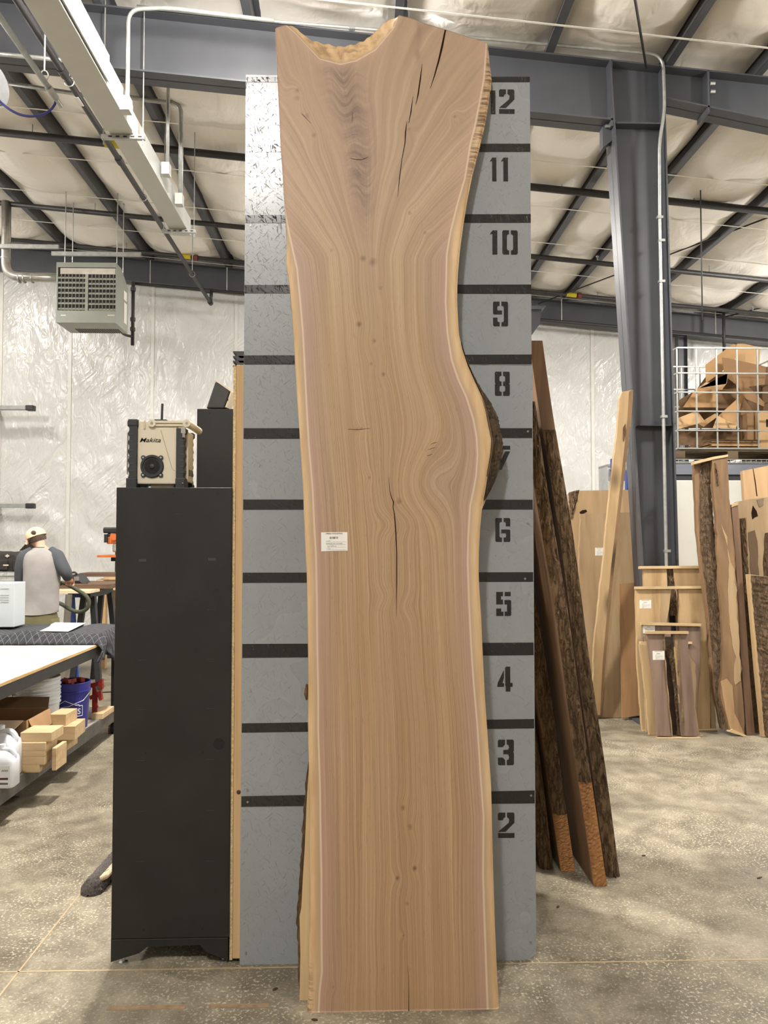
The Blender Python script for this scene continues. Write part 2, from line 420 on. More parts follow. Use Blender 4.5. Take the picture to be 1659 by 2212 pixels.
er = thing('end_wall_beam', 'dark grey steel beam along the top of the far white wall', 'beam', (0, 14.3, 6.2))
for x0, x1 in ((X0, X1),):
    a0, a1 = beam_top(x0), beam_top(x1)
    MB().prism([(x0, 14.35, a0-.42), (x1, 14.35, a1-.42), (x1, 14.35, a1), (x0, 14.35, a0)], (0, 0.012, 0)).build('web', steel, er)
    for d in (.43, .012):
        MB().prism([(x0, 14.26, a0-d), (x1, 14.26, a1-d), (x1, 14.26, a1-d+.012), (x0, 14.26, a0-d+.012)], (0, 0.18, 0)).build('flange', steel, er)
for px in (1472,):
    x = AY(px, 780, 14.35).x
    c = thing('end_wall_column', 'slim dark grey wind column on the far wall ' + ('behind the wire basket' if px == 1472 else 'hidden behind the grey measuring board'), 'column', (x, 14.35, 0))
    mb = MB(); mb.box((x-0.09, 14.27, 0), (x-0.08, 14.43, beam_top(x)-.43)); mb.box((x+0.08, 14.27, 0), (x+0.09, 14.43, beam_top(x)-.43)); mb.box((x-0.08, 14.34, 0), (x+0.08, 14.352, beam_top(x)-.43))
    mb.build('shaft', steel, c); MB().box((x-.12, 14.25, 0), (x+.12, 14.45, .015)).build('base_plate', steel, c)

# ------------------------------------------------------------------ sprinkler lines under the roof
yellow = plain('yellow_pipe_label', (196, 178, 40), 0.6); redc = plain('red_coupling', (112, 52, 40), 0.5)
for Y, r, lab, tags, heads in ((9.7, .047, 'thick dark sprinkler pipe crossing the roof nearest the rafter beam', [(240, None)], [1500]),
                          (12.0, .040, 'dark sprinkler pipe crossing the roof between two others', [], [1290]),
                          (13.6, .036, 'thin dark sprinkler pipe crossing the roof closest to the far wall', [(402, 424), (1233, 1250)], [1290, 1623])):
    def pz(x): return roof(x)-0.33
    s = thing('sprinkler_pipe', lab, 'pipe', (0, Y, pz(0)), 'sprinkler pipes under the roof')
    MB().cyl((X0, Y, pz(X0)), (X1, Y, pz(X1)), r, seg=12).build('pipe', blackpipe, s, smooth=True)
    for a, b in tags:
        x = AY(a, 500, Y).x
        MB().cyl((x-.09, Y, pz(x-.09)), (x+.09, Y, pz(x+.09)), r+.004, seg=12).build('pipe_label', yellow, s)
        if b:
            x = AY(b, 500, Y).x; MB().cyl((x-.03, Y, pz(x-.03)), (x+.03, Y, pz(x+.03)), r+.02, seg=12).build('coupling', redc, s)
    for px in heads:
        x = AY(px, 500, Y).x; mb = MB(); mb.cyl((x, Y, pz(x)), (x, Y, pz(x)+r+.07), .012, seg=8); mb.cyl((x, Y, pz(x)+r+.06), (x, Y, pz(x)+r+.075), .025, seg=10)
        mb.build('sprinkler_head', galv, s)
    for x in (-7.5, -4.2, -.8, 2.6, 5.6):
        MB().cyl((x, Y, pz(x)), (x, Y, roof(x)-.05), .006, seg=6).build('hanger_rod', galv, s)

# roof cross-bracing rods and hanging rods
def rod(name, p, q, r, m, label, cat, group=None):
    o = MB().cyl(p, q, r, seg=8).build(name, m, smooth=True); o.data.transform(Matrix.Translation(-Vector(p))); o.location = p
    return tag(o, label, cat, group)
rod('brace_rod', AY(1163, 656, 14.2), AY(1659, 470, 10.2), .012, blackpipe, 'long thin diagonal brace rod under the roof right of the column', 'rod')
rod('brace_rod', AY(1560, 686, 14.2), AY(1700, 651, 13.2), .012, blackpipe, 'short thin diagonal brace rod near the far right roof corner', 'rod')
x = AY(1513, 400, 9.5).x
rod('drop_rod', (x, 9.5, AY(1513, 690, 9.5).z), (x, 9.5, roof(x)-.1), .009, steel, 'thin vertical rod hanging beside the right of the column', 'rod')
rod('drop_cable', AY(1396, 146, 7.15), AY(1396, 146, 7.15) + (AY(1368, -24, 5.6)-AY(1396, 146, 7.15))*3.5, .011, blackpipe, 'dark cable dropping from the roof onto the rafter beam', 'cable')
x = AY(1564, 740, 13.9).x
rod('drop_pipe', (x, 13.9, AY(1564, 760, 13.9).z), (x, 13.9, AY(1564, 672, 13.9).z), .03, blackpipe, 'short dark vertical pipe above the cardboard pile', 'pipe')

# conduit down the column and along the beam
def bend(pts, r=0.12, n=5):
    pts = [Vector(p) for p in pts]; out = [pts[0]]
    for i in range(1, len(pts)-1):
        a, b, c = pts[i-1], pts[i], pts[i+1]
        ra = min(r, (a-b).length*.45, (c-b).length*.45)
        p, q = b+(a-b).normalized()*ra, b+(c-b).normalized()*ra
        for k in range(n+1):
            u = k/n; out.append(p*(1-u)**2 + b*(2*u*(1-u)) + q*u*u)
    return out + [pts[-1]]
Yc = 7.15
path = [AY(296, 14, Yc), AY(600, 47, Yc), AY(1100, 88, Yc), AY(1432, 118, Yc), AY(1436, 240, Yc), AY(1424, 305, Yc), AY(1425, 480, Yc), AY(1433, 900, Yc), AY(1441, 1300, Yc), AY(1446, 1560, Yc)]
cdt = thing('column_conduit', 'thin bright conduit running along the beam and down the column', 'conduit', (2.8, Yc, 0))
path[-1].z = 0.02
MB().tube(bend(path, .14), .016, 10).build('pipe', galv, cdt, smooth=True)
for px, py in ((1425, 470), (1429, 520), (1429, 608), (1434, 900), (1441, 1190), (1195, 96), (760, 62)):
    p = AY(px, py, Yc); MB().box((p.x-.028, p.y-.02, p.z-.012), (p.x+.028, p.y+.018, p.z+.012)).build('strap', galv, cdt)

# gas pipe under the roof
gp = thing('gas_pipe', 'long dark gas pipe running back to the far wall beside the light grey duct', 'pipe', (-2.76, 13.9, 6.05))
gx, gz, gy = -2.76, 6.05, 13.9
MB().cyl((gx, -1, gz), (gx, gy, gz), .032, seg=12).build('pipe', blackpipe, gp, smooth=True)
top = AY(450, 628, gy)
MB().tube(bend([(gx, gy, gz), (gx+.02, gy, top.z)], .02), .03, 10).build('riser', blackpipe, gp, smooth=True)
MB().cyl((gx, gy-.05, gz), (gx, gy+.04, gz), .045, seg=12).build('elbow', blackpipe, gp)
for y in (6.95, 8.6): MB().cyl((gx, y, gz), (gx, y+.1, gz), .042, seg=12).build('coupling', blackpipe, gp)
MB().box((gx-.035, 7.35, gz-.034), (gx+.012, 7.5, gz-.01)).build('sticker', white_band, gp)
for y in (7.15, 9.6, 12.4):
    mb = MB(); mb.tube([(gx+.045*math.cos(a), y, gz+.045*math.sin(a)) for a in np.linspace(0, 6.28, 14)], .005, 6); mb.cyl((gx, y, gz+.045), (gx, y, roof(gx)-.2), .006, seg=6)
    mb.build('ring_hanger', galv, gp)
hl = thing('gas_header_pipe', 'dark horizontal gas pipe just below the far wall beam', 'pipe', (0, gy, 6.2))
a, b = AY(287, 612, gy), AY(1660, 735, gy)
MB().cyl(a, b, .028, seg=12).build('pipe', blackpipe, hl, smooth=True)
for px in (324, 490, 1213, 1545):
    x = AY(px, 640, gy).x; u = (x-a.x)/(b.x-a.x); z = a.z+(b.z-a.z)*u
    MB().cyl((x, gy, z), (x, gy, z+.45), .009, seg=6).build('hanger_rod', galv, hl)
MB().cyl(AY(440, 628, gy), AY(455, 629, gy), .045, seg=10).build('coupling', blackpipe, hl)

# light grey wireway duct
duct = thing('wireway_duct', 'long light grey rectangular duct hung under the roof at upper left', 'duct', (-2.26, 9.5, 5.56))
MB().box((-2.385, 7.13, 5.575), (-2.165, 9.62, 5.79)).build('far_section', steel_lt, duct, bevel=.004)
MB().box((-2.40, -0.5, 5.555), (-2.145, 7.1, 5.80)).build('near_section', steel_lt, duct, bevel=.004)
MB().box((-2.135, 5.2, 5.57), (-2.12, 6.35, 5.80)).build('side_cover', steel_lt, duct, bevel=.003)
for y in (7.2, 9.42):
    h = MB().box((-2.47, y-.02, 5.53), (-2.06, y+.02, 5.57)).build('strut_hanger', galv, duct)
    for i in range(5): MB().box((-2.40+.07*i, y-.0215, 5.543), (-2.365+.07*i, y-.0195, 5.557)).build('slot', blackpipe, h)
    for x in (-2.45, -2.08): MB().cyl((x, y, 5.48), (x, y, roof(x)-.05), .006, seg=6).build('rod', galv, h)
for y, z0, zz, r, nm in ((6.75, 5.62, 0, .018, 'conduit'), (8.15, 5.72, 0, .018, 'conduit'), (8.75, 5.66, 0, .026, 'conduit')):
    top = {6.75: AY(272, 20, 6.75).z, 8.15: AY(345, 178, 8.15).z, 8.75: AY(372, 225, 8.75).z}[y]
    x = -2.09
    ext = {6.75: [(x, y, top), (x+.35, y, top+.02), (x+1.3, y, top-.08)], 8.15: [(x, y, top), (x+.1, y, top+.12), (x+.4, y+.2, top+.2)], 8.75: [(x, y, top), (x-.35, y, top+.04), (-2.9, y, top+.1)]}[y]
    MB().tube(bend([(x, y, z0)]+ext, .12), r, 10).build(nm, galv, duct, smooth=True)
    MB().box((-2.145, y-.05, z0-.08), (-2.06, y+.05, z0+.05)).build('connector_box', steel_lt, duct, bevel=.004)
# two more thin conduits in front of the beam and wall at left
cl = rod('beam_conduit', AY(-40, 113, 7.12), AY(146, 131, 7.12), .02, galv, 'light conduit clipped low on the rafter beam at far left', 'conduit')
rod('strut_rail', AY(20, 180, 7.9), AY(188, 206, 7.9), .022, galv, 'pale galvanised rail below the rafter beam at far left', 'rail')

# air line, hose reel, blue hose
al = thing('air_line', 'pale air pipe ending in a valve near the hose reel', 'pipe', AY(108, 190, 6.5))
e = AY(104, 188, 6.5)
MB().cyl((e.x, 0, e.z), (e.x, 6.5, e.z), .024, seg=12).build('pipe', galv, al, smooth=True)
mb = MB(); mb.cyl((e.x, 6.5, e.z), (e.x+.02, 6.62, e.z-.03), .032, .028, seg=12); mb.cyl((e.x+.02, 6.62, e.z-.03), (e.x+.045, 6.68, e.z-.07), .02, seg=10); mb.build('valve', galv, al)
mb = MB(); mb.tube([(e.x+.035*math.cos(a), 6.42, e.z+.05+.045*math.sin(a)) for a in np.linspace(0, 6.28, 14)], .006, 6); mb.cyl((e.x, 6.42, e.z+.09), (e.x, 6.42, roof(e.x)-.2), .007, seg=6); mb.build('ring_hanger', galv, al)
rl = thing('hose_reel', 'grey round hose reel cut off by the left edge', 'reel', AY(-22, 185, 6.7))
rc = AY(-26, 183, 6.7); rax = Vector((1, -0.25, 0)).normalized()
MB().lathe([(.19, -.06), (.19, -.045), (.14, -.04), (.14, .04), (.19, .045), (.19, .06), (.06, .065)], rc, rax).build('drum', plain('reel_grey', (140, 141, 142), .5), rl, smooth=False)
MB().lathe([(.12, .066), (.16, .07), (.165, .085), (.0, .086)], rc, rax).build('cover', plain('reel_grey', 0), rl)
MB().box((rc.x-.02, rc.y-.02, rc.z+.1), (rc.x+.02, rc.y+.02, roof(rc.x)-.3)).build('bracket', steel, rl)
bh = plain('blue_hose', (52, 52, 120), 0.5)
hp = [AY(*q, 6.66) for q in ((118, 207), (121, 220), (112, 236), (95, 247), (70, 252), (45, 249), (22, 238), (2, 222), (-10, 205))]
hm = MB().tube(bend(hp, .06, 4), .011, 10); solo(hm, 'air_hose', bh, 'blue air hose looping from the valve to the reel', 'hose', smooth=True)
# ================================================================== GREY MEASURING BOARD
YB = 3.2
t = NT('painted_strand_board')
v = t.coord()
def chips(t, v, s, rot):
    return t.noise(t.rotscale(rot, (1.0, 1, 0.17)), s, 3, 0.6, 0.6)
c1, c2, c3 = chips(t, v, 150, 0.25), chips(t, v, 165, 0.95), chips(t, v, 140, -0.8)
h = t.math('MAXIMUM', t.math('MAXIMUM', c1, c2), c3)
edge = t.fr(h, 0.63, 0.73)
low = t.noise(v, 1.6, 3)
t.bump(t.math('ADD', edge, t.math('MULTIPLY', low, .3)), 0.55, 0.004)
g = lin((146, 150, 153))
col = t.ramp(low, [(.35, tuple(x*.93 for x in g)), (.65, g)])
col = t.mix(t.math('MULTIPLY', t.fr(h, .755, .81), .5), col, lin((96, 97, 98)))
board_m = t.done(col, t.fr(low, .3, .7, .22, .30), 0, .5)
t = NT('black_stripe_paint'); v = t.coord()
c1, c2 = chips(t, v, 150, 0.15), chips(t, v, 160, 0.9); h = t.math('MAXIMUM', c1, c2)
t.bump(t.fr(h, .6, .7), .45, .004)
col = t.mix(t.math('MULTIPLY', t.fr(h, .69, .74), .55), lin((36, 35, 35)), lin((92, 93, 93)))
stripe_m = t.done(col, .24, 0, .5)

bl, br = AY(523.5, 1163, YB).x, AY(1152.5, 1163, YB).x
zt = AY(829, 167, YB).z; zs = AY(829, 787, YB).z
brd = thing('measuring_board', 'tall grey painted strand board marked in feet with black stripes and numbers', 'board', ((bl+br)/2, YB, 0))
cr = 0.05
pts = [(bl, YB, 0.0)] + [(br-cr+cr*math.sin(a), YB, cr-cr*math.cos(a)) for a in np.linspace(0, math.pi/2, 7)] + [(br, YB, zs-.001), (bl, YB, zs-.001)]
MB().prism(pts, (0, 0.011, 0)).build('panel', board_m, brd)
MB().box((bl+.002, YB-.001, zs+.001), (br-.003, YB+.011, zt)).build('panel', board_m, brd)
STR = [(167, 178, 166.5, 178), (311.5, 329, 311, 328.5), (465, 482, 463, 481.5), (616, 634, 615, 635), (768, 787, 766, 787), (925, 948, 925, 946),
       (1079, 1101, 1079.5, 1100.5), (1237, 1259, 1236, 1256.5), (1391, 1421, 1388, 1415), (1562.5, 1582.5, 1553, 1573), (1720, 1742.5, 1707.5, 1735)]
for i, (a0, b0, a1, b1) in enumerate(STR):
    e = .0016 if i > 4 else .0026
    P4 = [(bl+.003, YB-e, AY(524, b0, YB).z), (br-.003, YB-e, AY(1152, b1, YB).z), (br-.003, YB-e, AY(1152, a1, YB).z), (bl+.003, YB-e, AY(524, a0, YB).z)]
    MB().prism(P4, (0, e, 0)).build('foot_stripe', stripe_m, brd)
def mirror(p): return [(1-x, y) for x, y in p]
L0 = [(0,.06),(.07,0),(.44,0),(.44,.17),(.36,.17),(.30,.23),(.30,.77),(.36,.83),(.44,.83),(.44,1),(.07,1),(0,.94)]
L8 = [(0,.05),(.05,0),(.45,0),(.45,.17),(.36,.17),(.31,.22),(.31,.36),(.36,.41),(.45,.41),(.45,.59),(.36,.59),(.31,.64),(.31,.77),(.36,.82),(.45,.82),(.45,1),(.05,1),(0,.95),(0,.55),(.05,.5),(0,.46)]
D6 = [[(0,.05),(.05,0),(.44,0),(.44,.18),(.33,.18),(.28,.24),(.28,.77),(.33,.83),(.44,.83),(.44,1),(.05,1),(0,.95)],
      [(.56,1),(.94,1),(1,.95),(1,.65),(.7,.65),(.7,.79),(.66,.83),(.56,.83)],
      [(.4,.52),(.94,.52),(1,.48),(1,.05),(.95,0),(.56,0),(.56,.18),(.68,.18),(.72,.24),(.72,.33),(.68,.36),(.4,.36)]]
DIG = {'0': [L0, mirror(L0)], '8': [L8, mirror(L8)], '6': D6, '9': [[(1-x, 1-y) for x, y in p] for p in D6],
 '5': [[(0,1),(.45,1),(.45,.82),(.32,.82),(.32,.68),(.45,.68),(.45,.48),(0,.48)], [(.57,1),(.97,1),(.97,.82),(.57,.82)],
       [(.55,.66),(.94,.66),(1,.62),(1,.05),(.95,0),(.56,0),(.56,.18),(.72,.18),(.72,.48),(.55,.48)], [(0,0),(.48,0),(.48,.18),(.33,.18),(.33,.31),(0,.31)]],
 '4': [[(0,.19),(.44,.19),(.44,.34),(.34,.34),(.44,.55),(.44,.86),(.04,.36)], [(.52,.96),(.60,1),(.85,1),(.85,.35),(1,.35),(1,.19),(.85,.19),(.85,0),(.55,0),(.55,.19),(.52,.24)]],
 '3': [[(0,.71),(.3,.71),(.45,.82),(.45,1),(.06,1),(0,.95)], [(.55,1),(.94,1),(1,.95),(1,.57),(.96,.52),(1,.47),(1,.05),(.94,0),(.55,0),(.55,.2),(.66,.22),(.7,.3),(.66,.4),(.6,.43),(.34,.43),(.34,.6),(.62,.6),(.7,.68),(.66,.78),(.55,.82)],
       [(0,.3),(.3,.3),(.45,.2),(.45,0),(.06,0),(0,.05)]],
 '2': [[(0,.7),(.3,.7),(.34,.78),(.45,.82),(.45,1),(.06,1),(0,.95)], [(.55,1),(.94,1),(1,.95),(1,.6),(.45,.24),(0,.24),(.66,.6),(.68,.75),(.55,.82)], [(0,.19),(1,.19),(1,0),(0,0)]],
 '7': [[(0,1),(1,1),(1,.84),(0,.84)], [(.66,.77),(1,.77),(.40,0),(.03,0)]],
 '1': [[(.3,0),(1,0),(1,1),(.35,1),(0,.87),(0,.82),(.3,.86)]]}
for ch, x0, x1, y0, y1 in (('1',1056,1070,196,247),('2',1078,1111,194,246),('1',1059,1072,341,392),('1',1083,1097,341,392),('1',1059,1074,498,550),('0',1085,1118,498,550),
      ('9',1065,1097,652,705),('8',1069,1101,803,855),('7',1071,1102,963,1015),('6',1070,1102,1119,1170.5),('5',1072,1104,1278.5,1330.5),('4',1074,1107,1440,1494),('3',1075.5,1110,1597.5,1653),('2',1076,1111,1755,1810)):
    a, b = AY(x0, y1, YB), AY(x1, y0, YB); mb = MB(); e = .0012 if y0 > 780 else .0022
    for pl in DIG[ch]: mb.prism([(a.x+(b.x-a.x)*u, YB-e, a.z+(b.z-a.z)*w) for u, w in pl], (0, e-.0002, 0))
    mb.build('numeral', stripe_m, brd)
scr = plain('screw_metal', (150, 148, 142), .4, .5)
for px, py in ((541, 282), (541, 488), (1140, 932), (1134, 1250), (1142, 1284), (1147, 1718), (541, 1493), (534, 1706), (535, 1732), (531, 2058), (1147, 2036), (560, 1005), (1140, 1130)):
    p = AY(px, py, YB); MB().cyl((p.x, YB-.0035, p.z), (p.x, YB, p.z), .0045, seg=8).build('screw', scr, brd)
pine = wood('pine_lumber', (206, 174, 130), (190, 152, 108), .6, 'z', 16, .03)
for x in (bl+.30, br-.22): MB().box((x, YB+.012, 0), (x+.038, YB+.10, zt-.03)).build('stud', pine, brd)

# 8 ft shelving carcass behind the board: a pine face stud and chipboard side
chip = plain('chipboard', (196, 172, 128), .8, 0, .3, 120)
xs0, xs1 = AY(505.5, 1400, YB).x, AY(526.5, 1400, YB).x; ztop = AY(515, 787, YB).z
ps = thing('pine_stud', 'pale pine stud standing upright along the left edge of the grey board', 'stud', ((xs0+xs1)/2, YB+.06, 0))
MB().box((xs0, YB+.012, 0.018), (xs1, YB+.10, ztop)).build('lumber', pine, ps, bevel=.002)
kn = plain('knot', (70, 46, 30), .7, 0, .3, 60); p = AY(515.5, 1711, YB+.012)
MB().lathe([(.0, 0), (.008, 0), (.009, .001), (.0, .0015)], (p.x, p.y, p.z), (0, -1, 0), 12).build('knot', kn, ps)
cs = thing('chipboard_shelving', 'raw chipboard shelving carcass standing behind the grey board, thin edge showing', 'shelving', (0, 3.6, 0))
MB().box((xs0-.0125, YB+.014, 0.012), (xs0-.001, YB+.75, ztop-.004)).build('side_panel', chip, cs)
MB().box((br-.07, YB+.12, 0), (br-.055, YB+.75, ztop-.02)).build('side_panel', chip, cs)
for z in (.1, .7, 1.3, 1.9, ztop-.02):
    MB().box((xs0, YB+.12, z-.016), (br-.071, YB+.74, z)).build('shelf', chip, cs)
blk = plain('black_plastic', (34, 34, 35), .45, 0, .1, 10)
for i in range(4):
    yy = 3.36; z0 = ztop + .002 + i*.021; p0, p1 = AY(503+1.5*i*0, 780, yy).x, bl+.25
    mb = MB(); pr = [(p0+.03, z0), (p1, z0), (p1+.02, z0+.03), (p0-.0, z0+.03), (p0-.0, z0+.024), (p0+.012, z0+.022)]
    mb.prism([(x, yy, z) for x, z in pr], (0, .3, 0))
    solo(mb, 'plastic_tray', blk, ['bottom', 'second lowest', 'second highest', 'top'][i] + ' black plastic tray of the stack above the pine stud', 'tray', 'black trays stacked above the pine stud')

# ================================================================== BIG WALNUT SLAB
YS = AZ(870, 2184).y; ZTOPB = zt; TH = 0.055
KS = (YB - 0.004 - TH - YS)/ZTOPB                 # leans back onto the top of the board
SN = Vector((0, 1, -KS)).normalized()              # away from the viewer
SV = Vector((0, KS, 1)).normalized()
def SP(px, py): return AP(px, py, YS, KS)
def curve(pts):
    w = [(SP(*p)) for p in pts]; vv = np.array([(p-Vector((0, YS, 0))).dot(SV) for p in w]); uu = np.array([p.x for p in w])
    o = np.argsort(vv); return vv[o], uu[o]
LEFT = [(594,60),(597,120),(601,200),(605,300),(611,380),(614,435),(618,500),(619,530),(617.5,567),(622,590),(626,620),(631,680),(636,760),(641,850),(646,920),(651,1000),(655,1060),(656,1100),(660,1200),(663,1250),(664,1340),(666,1450),(665,1560),(667,1650),(668,1750),(668,1850),(669,1920),(669,2000),(667,2060),(667,2140),(664,2186)]
RIGHTP = [(1055,94),(1058,130),(1063,170),(1057,215),(1050,260),(1040,300),(1030,340),(1020,380),(1010,430),(1002,480),(994,540),(989,600),(988,650),(992,720),(1000,755),(1012,790),(1030,830),(1044,860),(1052,890),(1060,930),(1064,950),(1062,980),(1055,1020),(1051,1050),(1043,1090),(1038,1140),(1035,1200),(1035,1250),(1040,1330),(1044,1420),(1048,1500),(1055,1600),(1062,1700),(1064,1800),(1067,1900),(1070,2000),(1074,2090),(1079,2182)]
SAPL = [(590,60),(592,200),(603,330),(611,420),(616,450),(625,500),(634,540),(643,580),(650,650),(656,720),(660,800),(664,880),(668,950),(672,1000),(677,1060),(680,1130),(684,1200),(686,1300),(687,1400),(689,1500),(689,1580),(693,1700),(694,1800),(696,1900),(696,2000),(697,2100),(692,2140),(690,2186)]
SAPR = [(1050,90),(1044,170),(1035,220),(1025,270),(1015,310),(1003,385),(987,440),(972,500),(963.5,551),(962.5,601),(961,652),(965,719.5),(974,777),(989,821),(1006,858),(1021,905),(1028,945),(1030,983),(1027,1027),(1021,1060),(1014,1093),(1010,1158),(1008.7,1213),(1011.6,1303),(1016,1394),(1021,1466),(1028.6,1556),(1033,1620),(1036,1672),(1043,1763),(1042,1889),(1044,1962),(1048,2070),(1052,2182)]
PITH = [(735,100),(740,160),(760,250),(775,340),(785,450),(795,550),(800,640),(805,740),(815,820),(830,930),(848,1070),(857,1200),(860,1330),(866,1450),(875,1560),(878,1700),(880,1800),(882,1900),(880,2000),(883,2186)]
TOP = [(594,60),(615,54),(640,52),(648,62),(663,76),(690,76),(715,80),(735,83),(755,80),(780,74),(800,62),(812,48),(835,28),(850,30),(885,38),(905,45),(915,50),(940,57),(960,63),(1000,76),(1030,85),(1055,94)]
cL, cR, cSL, cSR, cP = (curve(c) for c in (LEFT, RIGHTP, SAPL, SAPR, PITH))
tp = [SP(*p) for p in TOP]; tu = np.array([p.x for p in tp]); tv = np.array([(p-Vector((0, YS, 0))).dot(SV) for p in tp])
NCOL, NROW = 130, 620
pxm = F/2.9                                        # rough pixels per metre on the slab
def pv(py): return (SP(829, py)-Vector((0, YS, 0))).dot(SV)
S = np.linspace(0, 1, NCOL); T = np.linspace(0, 1, NROW)
u0 = np.interp(2.0, *cL); u1 = np.interp(2.0, *cR)
uTL, uTR = tp[0].x, tp[-1].x
vtop = np.interp(uTL+(uTR-uTL)*S, tu, tv)
V = T[:, None]*vtop[None, :]
# ease: rows stay level below, follow the notch only near the top
vl = pv(330); Tm = T[:, None]
Vlev = Tm*tv.max()
V = np.where(Vlev < vl, Vlev, vl + (Vlev-vl)/(tv.max()-vl)*(vtop[None, :]-vl))
UL, UR = np.interp(V, *cL), np.interp(V, *cR)
U = UL + (UR-UL)*S[None, :]
P0 = np.interp(V, *cP); BL = np.interp(V, *cSL); BR = np.interp(V, *cSR)
fork = pv(560)
grow = np.where(V > fork, 1 + ((V-fork)/0.30)**1.35*1.0, 1.0)
rr = np.where(U > P0, (U-P0)/np.maximum(BR-P0, .05), (U-P0)/np.maximum(P0-BL, .05))/grow
def g2(px, py, sx, sy):
    c = SP(px, py); cv = (c-Vector((0, YS, 0))).dot(SV)
    return np.exp(-((U-c.x)/sx)**2-((V-cv)/sy)**2)
rr += 0.34*g2(915, 1045, .115, .13) + 0.05*g2(940, 985, .07, .10) - 0.10*g2(880, 1130, .05, .05)
rr += -0.12*g2(840, 1130, .05, .05) + 0.10*g2(870, 1310, .05, .05) - 0.08*g2(835, 1290, .05, .04)
knot = np.zeros_like(U)
for kx, ky, ks, ka in ((775,700,.012,.9),(808,736,.009,.8),(802,786,.008,.7),(828,808,.009,.8),(784,558,.014,.7),(806,566,.018,.7),(822,622,.010,.6),(798,1031,.006,.9),(781,925,.006,.7),(772,927,.004,.8),
                       (871,1745,.010,.8),(886,1786,.010,.9),(859,1897,.008,1),(896,1876,.009,1),(879,1952,.010,.6),(871,2020,.004,.9),(720,2132,.005,.8),(862,1082,.012,.8),(642,195,.012,.6),(642,212,.012,.6),(663,250,.014,.5),(678,292,.012,.6),(883,279,.010,.5),(885,460,.009,.6),(918,503,.008,.7),(983,252,.008,.7),(717,540,.010,.5)):
    knot = np.maximum(knot, ka*g2(kx, ky, ks, ks*1.2)); sgn = 1 if kx > 790 + (ky-550)*.06 else -1
    rr += sgn*.05*ka*g2(kx, ky, ks*3.2, ks*4.5)
feather = np.exp(-(np.abs(U-P0)/(0.035+0.07*np.clip((V-pv(520))/1.0, 0, 1)))**2)*np.clip((V-pv(530))/.25, 0, 1)*np.clip((pv(110)-V)/.1, 0.0, 1)
arc = V - 0.45*np.abs(U-P0) + .02*np.sin(U*60)
sap = np.maximum(BL-U, U-BR)
# pale wane around the notch at the top
nb = [(612,50),(640,75),(690,128),(735,140),(770,132),(812,108),(850,62),(862,34)]
nw = [SP(*p) for p in nb]; nu = np.array([p.x for p in nw]); nv = np.array([(p-Vector((0, YS, 0))).dot(SV) for p in nw])
nd = np.where((U > nu[0]) & (U < nu[-1]), V-np.interp(U, nu, nv), -1.0)
wane = np.clip(nd, 0, 1); sap2 = np.maximum(sap, np.minimum(nd, .2))
depth = 0.42*wane + .004*np.sin(U*140+V*60)*np.clip(nd/.03, 0, 1)
depth += 0.010*np.clip((0.012-(UR-U))/.012, 0, 1)**2 + 0.006*np.clip((0.01-(U-UL))/.01, 0, 1)**2
streak = np.clip((sap-.004)/.008, 0, 1)*np.where(U > P0, np.clip((V-pv(400))/.12, 0, 1), np.clip((pv(2060)-V)/.15, 0, 1)*.8*np.clip((.022-(U-UL))/.012, 0, 1))
patch = np.clip(g2(905, 60, .012, .07)+g2(902, 118, .012, .03), 0, 1)*np.where(U < SP(915, 90).x, 1, 0)

org = Vector(((np.interp(0, *cL)+np.interp(0, *cR))/2, YS, 0))
slab = thing('walnut_slab', 'giant live-edge walnut slab leaning on the grey board, forked notch at top', 'slab', org)
base = np.array([0, YS, 0]); nvec = np.array(SN[:]); vvec = np.array(SV[:])
front = np.stack([U, np.zeros_like(U), np.zeros_like(U)], -1) + V[..., None]*vvec + depth[..., None]*nvec + base
def flank(v):                                      # how far the bark side runs out beyond the sawn face
    return 0.045*np.exp(-((v-pv(955))/.20)**4) + 0.004
ULr, URr, Vr = UL[:, 0], UR[:, -1], V[:, 0]
VrR = V[:, -1]
backL = np.stack([U[:, 0]-.004, 0*Vr, 0*Vr], -1)+Vr[:, None]*vvec+TH*nvec+base
backR = np.stack([U[:, -1]+flank(VrR), 0*VrR, 0*VrR], -1)+VrR[:, None]*vvec+TH*nvec+base
me = bpy.data.meshes.new('slab_face')
verts = front.reshape(-1, 3).tolist(); faces = []
ii, jj = np.meshgrid(np.arange(NROW-1), np.arange(NCOL-1), indexing='ij'); q = (ii*NCOL+jj).ravel()
faces = np.stack([q, q+1, q+1+NCOL, q+NCOL], 1).tolist()
nF = len(verts)
backgrid = front + (TH-depth)[..., None]*nvec; 
bstep = list(range(0, NROW, 10)) + ([NROW-1] if (NROW-1) % 10 else [])
cstep = list(range(0, NCOL, 6)) + ([NCOL-1] if (NCOL-1) % 6 else [])
bid = {}
for i in bstep:
    for j in cstep:
        p = backgrid[i, j].copy()
        if j == NCOL-1: p = backR[i]
        if j == 0: p = backL[i]
        bid[(i, j)] = len(verts); verts.append(p.tolist())
for a, b in zip(bstep, bstep[1:]):
    for c, d in zip(cstep, cstep[1:]): faces.append([bid[a, c], bid[b, c], bid[b, d], bid[a, d]])
    faces.append([a*NCOL+k for k in [0]] + [bid[a, 0], bid[b, 0]] + [k*NCOL for k in range(b, a, -1)])
    faces.append([k*NCOL+NCOL-1 for k in range(a, b+1)] + [bid[b, NCOL-1], bid[a, NCOL-1]])
for c, d in zip(cstep, cstep[1:]):
    faces.append(list(range(c, d+1)) + [bid[0, d], bid[0, c]])
    r = (NROW-1)*NCOL; faces.append([bid[NROW-1, c], bid[NROW-1, d]] + [r+k for k in range(d, c-1, -1)])
me.from_pydata([(x-org.x, y-org.y, z-org.z) for x, y, z in verts], [], faces)
N = len(verts)
